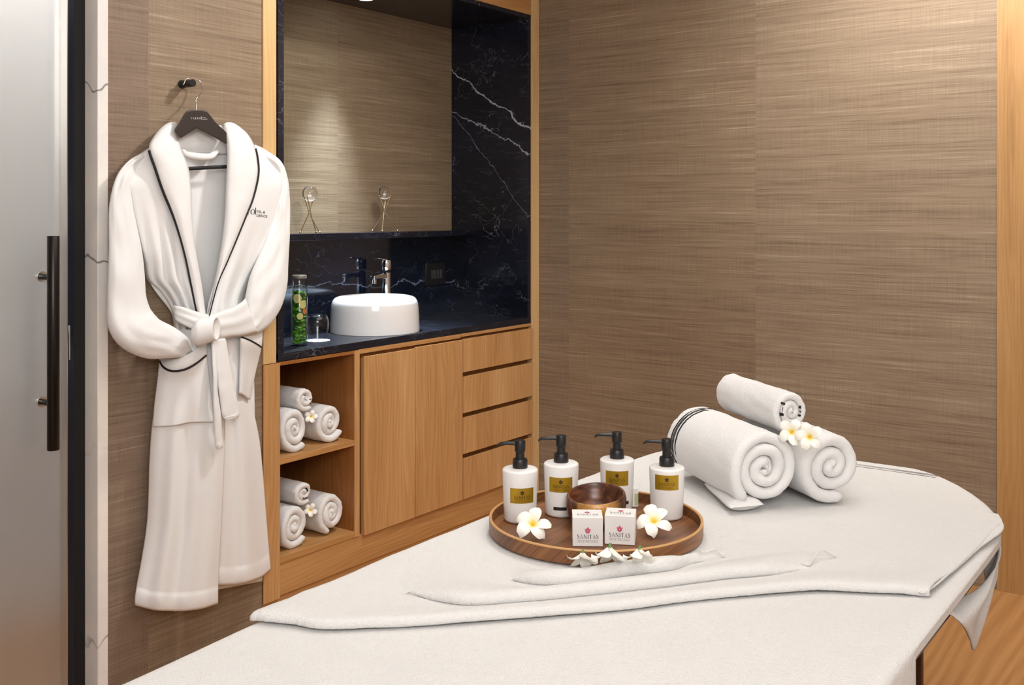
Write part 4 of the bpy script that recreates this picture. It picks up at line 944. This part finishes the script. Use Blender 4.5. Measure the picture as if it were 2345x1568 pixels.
# shawl collar: thick rolled strip, outer edge piped in black
CL = [(401, 279.5, 410, 285, .020), (386, 281, 409, 284, .030), (370, 291, 407, 287, .042), (352, 312, 404, 300, .055), (341, 340, 417, 345, .075), (355, 385, 432, 385, .085), (374, 440, 438, 430, .090), (395, 490, 440, 490, .094), (412, 540, 445, 550, .097), (426, 592, 453, 600, .100), (437, 645, 462, 650, .103), (446, 690, 468, 695, .106), (453, 724, 473, 726, .108)]
CR = [(519, 280, 509, 285, .020), (533, 281, 510, 284, .030), (550, 291, 512, 287, .042), (570, 310, 514, 303, .055), (584, 337, 520, 345, .075), (591, 370, 519, 390, .085), (591, 405, 517, 435, .090), (579, 455, 515, 490, .094), (562, 497, 509, 545, .097), (541, 548, 501, 595, .100), (519, 600, 491, 645, .103), (498, 648, 484, 690, .106), (478, 722, 474, 727, .108)]
def collar(prs, nm):
    P = spline(prs, 70); rings = []
    for k, (uo, vo, ui, vi, off) in enumerate(P):
        n = 14; ring = []
        for c in range(n):                             # upper side outer -> inner, then back underneath
            t = c / (n - 1); b = math.sin(math.pi * t) ** 0.6
            ring.append(rp(lerp(uo, ui, t), lerp(vo, vi, t), off - 0.004 + 0.021 * b + 0.0016 * wr(k * .2, t * 3)))
        for c in range(1, n - 1):
            t = 1 - c / (n - 1); b = math.sin(math.pi * t) ** 0.8
            ring.append(rp(lerp(uo, ui, t), lerp(vo, vi, t), off - 0.008 - 0.006 * b))
        rings.append([tuple(p) for p in ring])
    c = MB().loft(rings).build(nm, RB, robe, sharp=180)
    pts = [rp(uo + (0 if uo < 470 else 0), vo, off - 0.002) for uo, vo, ui, vi, off in P if vo > 338]
    MB().tube(pts, 0.0040, 10).build('piping', M['piping'], c)
collar(CL, 'collar'); collar(CR, 'collar')

# sleeves
def sleeve(cl, seed):
    P = spline(cl, 80); rings = []; n = 36
    for k, (u, v, off, hw) in enumerate(P):
        a, b = P[max(k - 1, 0)], P[min(k + 1, 80)]; du, dv = b[0] - a[0], b[1] - a[1]; l = math.hypot(du, dv); nu, nv = -dv / l, du / l
        c = rp(u, v, off); sc = depth(c) / F; ring = []
        for m in range(n):
            t = 2 * math.pi * m / n; ru = hw * math.cos(t); ro = min(hw * sc * 0.62, off - 0.004) * math.sin(t)
            ru *= 1 + 0.03 * nz(k * 0.10, m * 0.25, seed); q = 0.010 * nz(k * 0.13, math.cos(t) * 2.2, seed + 3) + 0.004 * nz(k * 0.05, math.cos(t) * 6, seed + 9)
            s_ = math.sin(t); ro += q * (1 if s_ > 0 else 0.2) * abs(s_)
            ring.append(tuple(rp(u + nu * ru, v + nv * ru, off + ro)))
        rings.append(ring)
    return MB().loft(rings).build('sleeve', RB, robe, sharp=180)
sleeve([(332, 360, .028, 12), (304, 382, .036, 17), (284, 416, .044, 21), (277, 468, .050, 27), (281, 520, .056, 33), (286, 572, .062, 38), (289, 630, .070, 42), (291, 690, .076, 46), (303, 742, .086, 55), (338, 770, .098, 50), (380, 782, .108, 40), (412, 792, .112, 29), (430, 798, .108, 20), (441, 802, .102, 9), (446, 804, .098, 2)], 1)
sleeve([(604, 352, .028, 10), (632, 377, .036, 14), (645, 410, .042, 14), (648, 452, .046, 16), (644, 502, .050, 21), (636, 552, .056, 28), (624, 602, .064, 37), (614, 645, .072, 44), (604, 690, .080, 43), (594, 724, .090, 33), (580, 746, .098, 22), (568, 755, .098, 11), (562, 759, .096, 2)], 2)

# skirt: the right front lies under, the left front wraps over
def skirt_right(i, j):
    vb = ctab([(0, 1338), (0.4, 1336), (0.8, 1322), (1, 1304)], i); v = lerp(755, vb, j)
    ur = ctab([(755, 598), (790, 594), (850, 582), (905, 570), (925, 575), (1000, 591), (1070, 599), (1170, 607), (1280, 616), (1340, 621)], v); u = lerp(492, ur, i)
    o = 0.020 + (0.072 - 0.02 * j) * math.sin(min(1, (1 - i) * 1.5 + 0.03) * math.pi / 2)
    o += sm((v - 780) / 200) * 0.010 * math.sin(i * 11 + 0.6 + 0.5 * j) * math.sin(math.pi * i) + 0.003 * wr(u * .02, v * .005)
    if v > vb - 36: o += 0.004 * math.sin(math.pi * min(1, (v - vb + 36) / 36 + 0.02)) ** 0.5
    return tuple(rp(u, v, o))
MB().grid(skirt_right, 50, 120).build('skirt_panel', RB, robe, sharp=180, solid=0.007)
SKL = [(755, 403), (800, 384), (850, 368), (920, 358), (975, 350), (1060, 344), (1130, 342), (1200, 338), (1280, 326), (1365, 311), (1400, 312)]
SKR = [(755, 505), (800, 511), (900, 513), (1030, 512), (1200, 505), (1330, 498), (1400, 497)]
def skirt_off(i, v):
    j = (v - 755) / 640
    o = 0.024 + (0.088 - 0.008 * j) * math.sin(min(1, i * 1.7 + 0.03) * math.pi / 2)
    o += sm((v - 820) / 220) * (0.012 * math.sin(i * 9.0 + 0.2 + 0.3 * j) * math.sin(math.pi * min(1, i * 0.95)) + 0.004 * math.sin(i * 22 + j)) + 0.003 * wr(i * 4, v * .005)
    return o
def skirt_left(i, j):
    vb = ctab([(0, 1384), (0.25, 1395), (0.55, 1397), (0.8, 1392), (1, 1381)], i); v = lerp(755, vb, j)
    u = lerp(ctab(SKL, v), ctab(SKR, v), i); o = skirt_off(i, v)
    if v > vb - 38: o += 0.0045 * math.sin(math.pi * min(1, (v - vb + 38) / 38 + 0.02)) ** 0.5
    return tuple(rp(u, v, o))
MB().grid(skirt_left, 60, 130).build('skirt_panel', RB, robe, sharp=180, solid=0.008)

# pockets with piped mouths
PK = [(365, 822), (374, 838), (392, 848), (420, 846), (446, 833), (472, 812)]
def mouth(i): return ctab(PK, lerp(367, 471, i))
def pocket_left(i, j):
    um = lerp(367, 471, i); vt = mouth(i) - 34 + 10 * (1 - i); ub = lerp(352, 487, i); vb = ctab([(0, 977), (0.35, 974), (0.6, 967), (1, 966)], i)
    u, v = lerp(um, ub, sm(j)), lerp(vt, vb, j)
    a, b = ctab(SKL, v), ctab(SKR, v); o = skirt_off((u - a) / (b - a), v) + 0.008
    vm = mouth(i); o += 0.018 * math.exp(-((v - vm + 12) / 26) ** 2) * math.sin(math.pi * lerp(.1, .9, i)) + 0.005 * math.sin(i * 8 + j * 3) * math.sin(math.pi * j)
    return Vector(rp(u, v, o))
pk = MB().grid(lambda i, j: tuple(pocket_left(i, j)), 44, 50).build('pocket', RB, robe, sharp=180, solid=0.007)
def pj(i): 
    vt = mouth(i) - 34 + 10 * (1 - i); vb = ctab([(0, 977), (0.35, 974), (0.6, 967), (1, 966)], i); return (mouth(i) - vt) / (vb - vt)
MB().tube([pocket_left(k / 40, pj(k / 40)) + Vector((-0.64, -0.77, 0)) * 0.006 for k in range(41)], 0.0033, 8).build('piping', M['piping'], pk)
def pocket_right(i, j):
    u = lerp(lerp(552, 549, j), ctab([(0, 601), (0.25, 597), (0.6, 584), (1, 570)], j), i); v = lerp(lerp(748, 752, i), lerp(900, 915, i), j)
    o = 0.062 + 0.034 * (1 - i) + 0.020 * math.exp(-((j - 0.18) / 0.22) ** 2) - 0.02 * i * j + 0.003 * math.sin(i * 9) * j
    return Vector(rp(u, v, o))
pk2 = MB().grid(lambda i, j: tuple(pocket_right(i, j)), 26, 40).build('pocket', RB, robe, sharp=180, solid=0.007)
MB().tube([pocket_right(k / 24, 0.155 + 0.045 * (k / 24) ** 2 + 0.06 * (k / 24)) + Vector((0, -0.002, 0)) for k in range(25)], 0.0033, 8).build('piping', M['piping'], pk2)

# belt
belt = MB()
def band(prs, bul=0.010, n=40):
    P = spline(prs, n); rings = []
    for k, (ut, vt, ub, vb, off) in enumerate(P):
        ring = []
        for c in range(12):
            t = c / 11; ring.append(tuple(rp(lerp(ut, ub, t), lerp(vt, vb, t), off + bul * math.sin(math.pi * t) ** 0.5 + 0.0028 * math.sin(t * 15 + 0.3 * math.sin(k * .2)) * math.sin(math.pi * t))))
        for c in range(1, 11):
            t = 1 - c / 11; ring.append(tuple(rp(lerp(ut, ub, t), lerp(vt, vb, t), off - 0.007)))
        rings.append(ring)
    return MB().loft(rings)
bl = band([(396, 699, 398, 727, .060), (404, 700, 404, 736, .085), (424, 704, 428, 748, .112), (450, 713, 452, 758, .126), (478, 720, 478, 768, .132)]); belt.add(bl.v, bl.f)
bl = band([(480, 722, 480, 770, .128), (508, 711, 505, 776, .132), (530, 704, 530, 772, .130), (552, 692, 556, 770, .122), (562, 682, 590, 762, .112)], 0.013); belt.add(bl.v, bl.f)
bo = belt.build('belt', RB, robe, sharp=180)
kn = MB(); rings = []                                   # the loop of the knot, open towards the right
for k in range(15):
    t = k / 14; u = lerp(438, 496, t); cy = lerp(764, 752, t); hv = (34 - 7 * t) * (0.30 + 0.70 * math.sin(math.pi / 2 * min(t / 0.35, 1))); c = rp(u, cy, 0.166); sc = depth(c) / F
    rings.append([tuple(rp(u - 9 * math.cos(a) * t, cy + hv * math.sin(a), 0.166 + 0.012 * t + (hv * sc * 0.62) * math.cos(a))) for a in [2 * math.pi * m / 32 for m in range(32)]])
for k in range(7):                                     # turn back inside
    t = k / 6; u = lerp(497, 486, t) ; cy = 752; hv = lerp(24, 19, t); c = rp(u, cy, 0.166); sc = depth(c) / F
    rings.append([tuple(rp(u - lerp(7.5, 6, t) * math.cos(a), cy + hv * math.sin(a), 0.178 + (hv * sc * 0.45) * math.cos(a))) for a in [2 * math.pi * m / 32 for m in range(32)]])
kn.loft(rings).build('knot', RB, robe, sharp=180)
def tail(prs, nm='belt_tail', th=0.010, n=50):
    P = spline(prs, n); rings = []
    for k, (u0, u1, v0, v1, off) in enumerate(P):
        ring = []
        for c in range(16):
            a = 2 * math.pi * c / 16; x = math.cos(a); x = math.copysign(abs(x) ** 0.6, x); t = (x + 1) / 2
            ring.append(tuple(rp(lerp(u0, u1, t), lerp(v0, v1, t), off + th * math.sin(a) * (0.5 if k in (0, n) else 1) + 0.002 * wr(k * .2, t * 3))))
        rings.append(ring)
    return MB().loft(rings).build(nm, RB, robe, sharp=180)
tail([(486, 517, 776, 772, .128), (490, 524, 820, 818, .132), (496, 532, 862, 858, .134), (502, 540, 905, 900, .136), (508, 548, 948, 938, .136), (512, 548, 958, 950, .136), (516, 544, 962, 957, .135)])
tail([(482, 494, 770, 768, .130), (487, 498, 850, 848, .146), (488, 499, 900, 898, .148), (489, 506, 950, 948, .148), (492, 509, 1000, 996, .146), (494, 511, 1022, 1018, .145), (499, 509, 1027, 1025, .144)], th=0.008)
# embroidered lettering on the right chest, partly under the collar
def chest(u, v, lift=0.0068):
    a, b = ctab(VR_, v), ctab(UR, v); p = Vector(right_panel((u - a) / (b - a), (v - 333) / 439)); return tuple(p + (Vector((0, 0, H)) - p).normalized() * lift)
chest_panel = [o for o in robe.children if o.name.startswith('front_panel')][1]
tv = serif('VAKKO', 0.3)
def emb(x, y): return (lambda u, v: chest(u, v))(x, y)
write(tv[0], lambda x, y: chest(524 + x, 489 - y - (x * -0.03)), 'lettering', M['ink'], chest_panel, 60 / tv[1] * 1.0, 0, 0)
write([hbar(0, 0.09, 0, 1)], lambda x, y: chest(585 + x, 491 - y), 'lettering', M['ink'], chest_panel, 16, 0, 0)
t1 = sans('TEL &'); write(t1[0], lambda x, y: chest(587.5 + x, 486.5 - y + x * .1), 'lettering', M['ink'], chest_panel, 20 / t1[1], 0, 0)
t2 = sans('DENCE'); write(t2[0], lambda x, y: chest(587.5 + x, 495.5 - y + x * .1), 'lettering', M['ink'], chest_panel, 25 / t2[1], 0, 0)

# hanger
HOFF = 0.062
hg = thing('coat_hanger', 'dark brown coat hanger with silver hook inside the bathrobe collar', 'hanger', tuple(rp(450, 280, HOFF)))
outl = [(422, 262), (428, 255), (438, 251.5), (462, 251.5), (474, 255), (482, 264), (493, 279), (506, 291), (519, 303), (519.5, 330), (500, 319), (451, 293), (413, 317), (400, 297), (410, 284)]
hb = MB(); hb.prism(outl, lambda p, s: tuple(rp(p[0] + s * -1.5, p[1], HOFF + 0.004 + 0.018 * (1 - s)))); hb = hb.build('hanger_body', M['hanger'], hg, smooth=False, bevel=0.003, seg=3)
MB().tube([rp(424, 386.5, HOFF), rp(470, 384, HOFF), rp(526, 381, HOFF)], 0.0058, 12).build('trouser_bar', M['piping'], hg)
MB().tube(spline([rp(450, 255, HOFF + 0.012), rp(449.5, 240, HOFF + 0.012), rp(449, 228, HOFF + 0.012), rp(453, 221, HOFF + 0.009), rp(461, 212, HOFF - 0.006), rp(463, 203, HOFF - 0.015), rp(460, 191, HOFF - 0.026), rp(453, 183, HOFF - 0.030), (hp.x, YL - 0.036, hp.z + 0.0150), (hp.x - 0.011, YL - 0.036, hp.z + 0.0105), (hp.x - 0.0165, YL - 0.036, hp.z - 0.001), (hp.x - 0.020, YL - 0.036, hp.z - 0.006)], 60), 0.0021, 10).build('hook', M['steel'], hg)
ho = HOFF + 0.0225
t0_ = serif('VAKKO', 0.35); write(t0_[0], lambda x, y: tuple(rp(436.5 + x, 273.0 - y, ho)), 'lettering', M['silver_ink'], hb, 23.5 / t0_[1])
write([hbar(0, 0.09, 0, 1)], lambda x, y: tuple(rp(461 + x, 273.5 - y, ho)), 'lettering', M['silver_ink'], hb, 7)
t1 = sans('HOTEL &'); write(t1[0], lambda x, y: tuple(rp(463 + x, 270 - y, ho)), 'lettering', M['silver_ink'], hb, 9.5 / t1[1])
t2 = sans('RESIDENCE'); write(t2[0], lambda x, y: tuple(rp(463 + x, 273.7 - y, ho)), 'lettering', M['silver_ink'], hb, 12 / t2[1])

# ---------------------------------------------------------------- ceiling lamps that light the room
for k, (x, y, lab) in enumerate([(2.75, 1.75, 'round ceiling downlight above the massage table and robe'), (3.35, 0.9, 'round ceiling downlight close to the grasscloth wall')]):
    e = thing('ceiling_downlight', lab, 'light', (x, y, ZC))
    MB().lathe([(0.0, -0.006), (0.045, -0.006), (0.047, 0.0), (0.0, 0.0)], 32, (x, y, ZC)).build('lens', M['lens_warm'], e)
    MB().lathe([(0.046, -0.008), (0.060, -0.004), (0.060, 0.0), (0.046, 0.0)], 32, (x, y, ZC)).build('bezel', M['steel'], e)
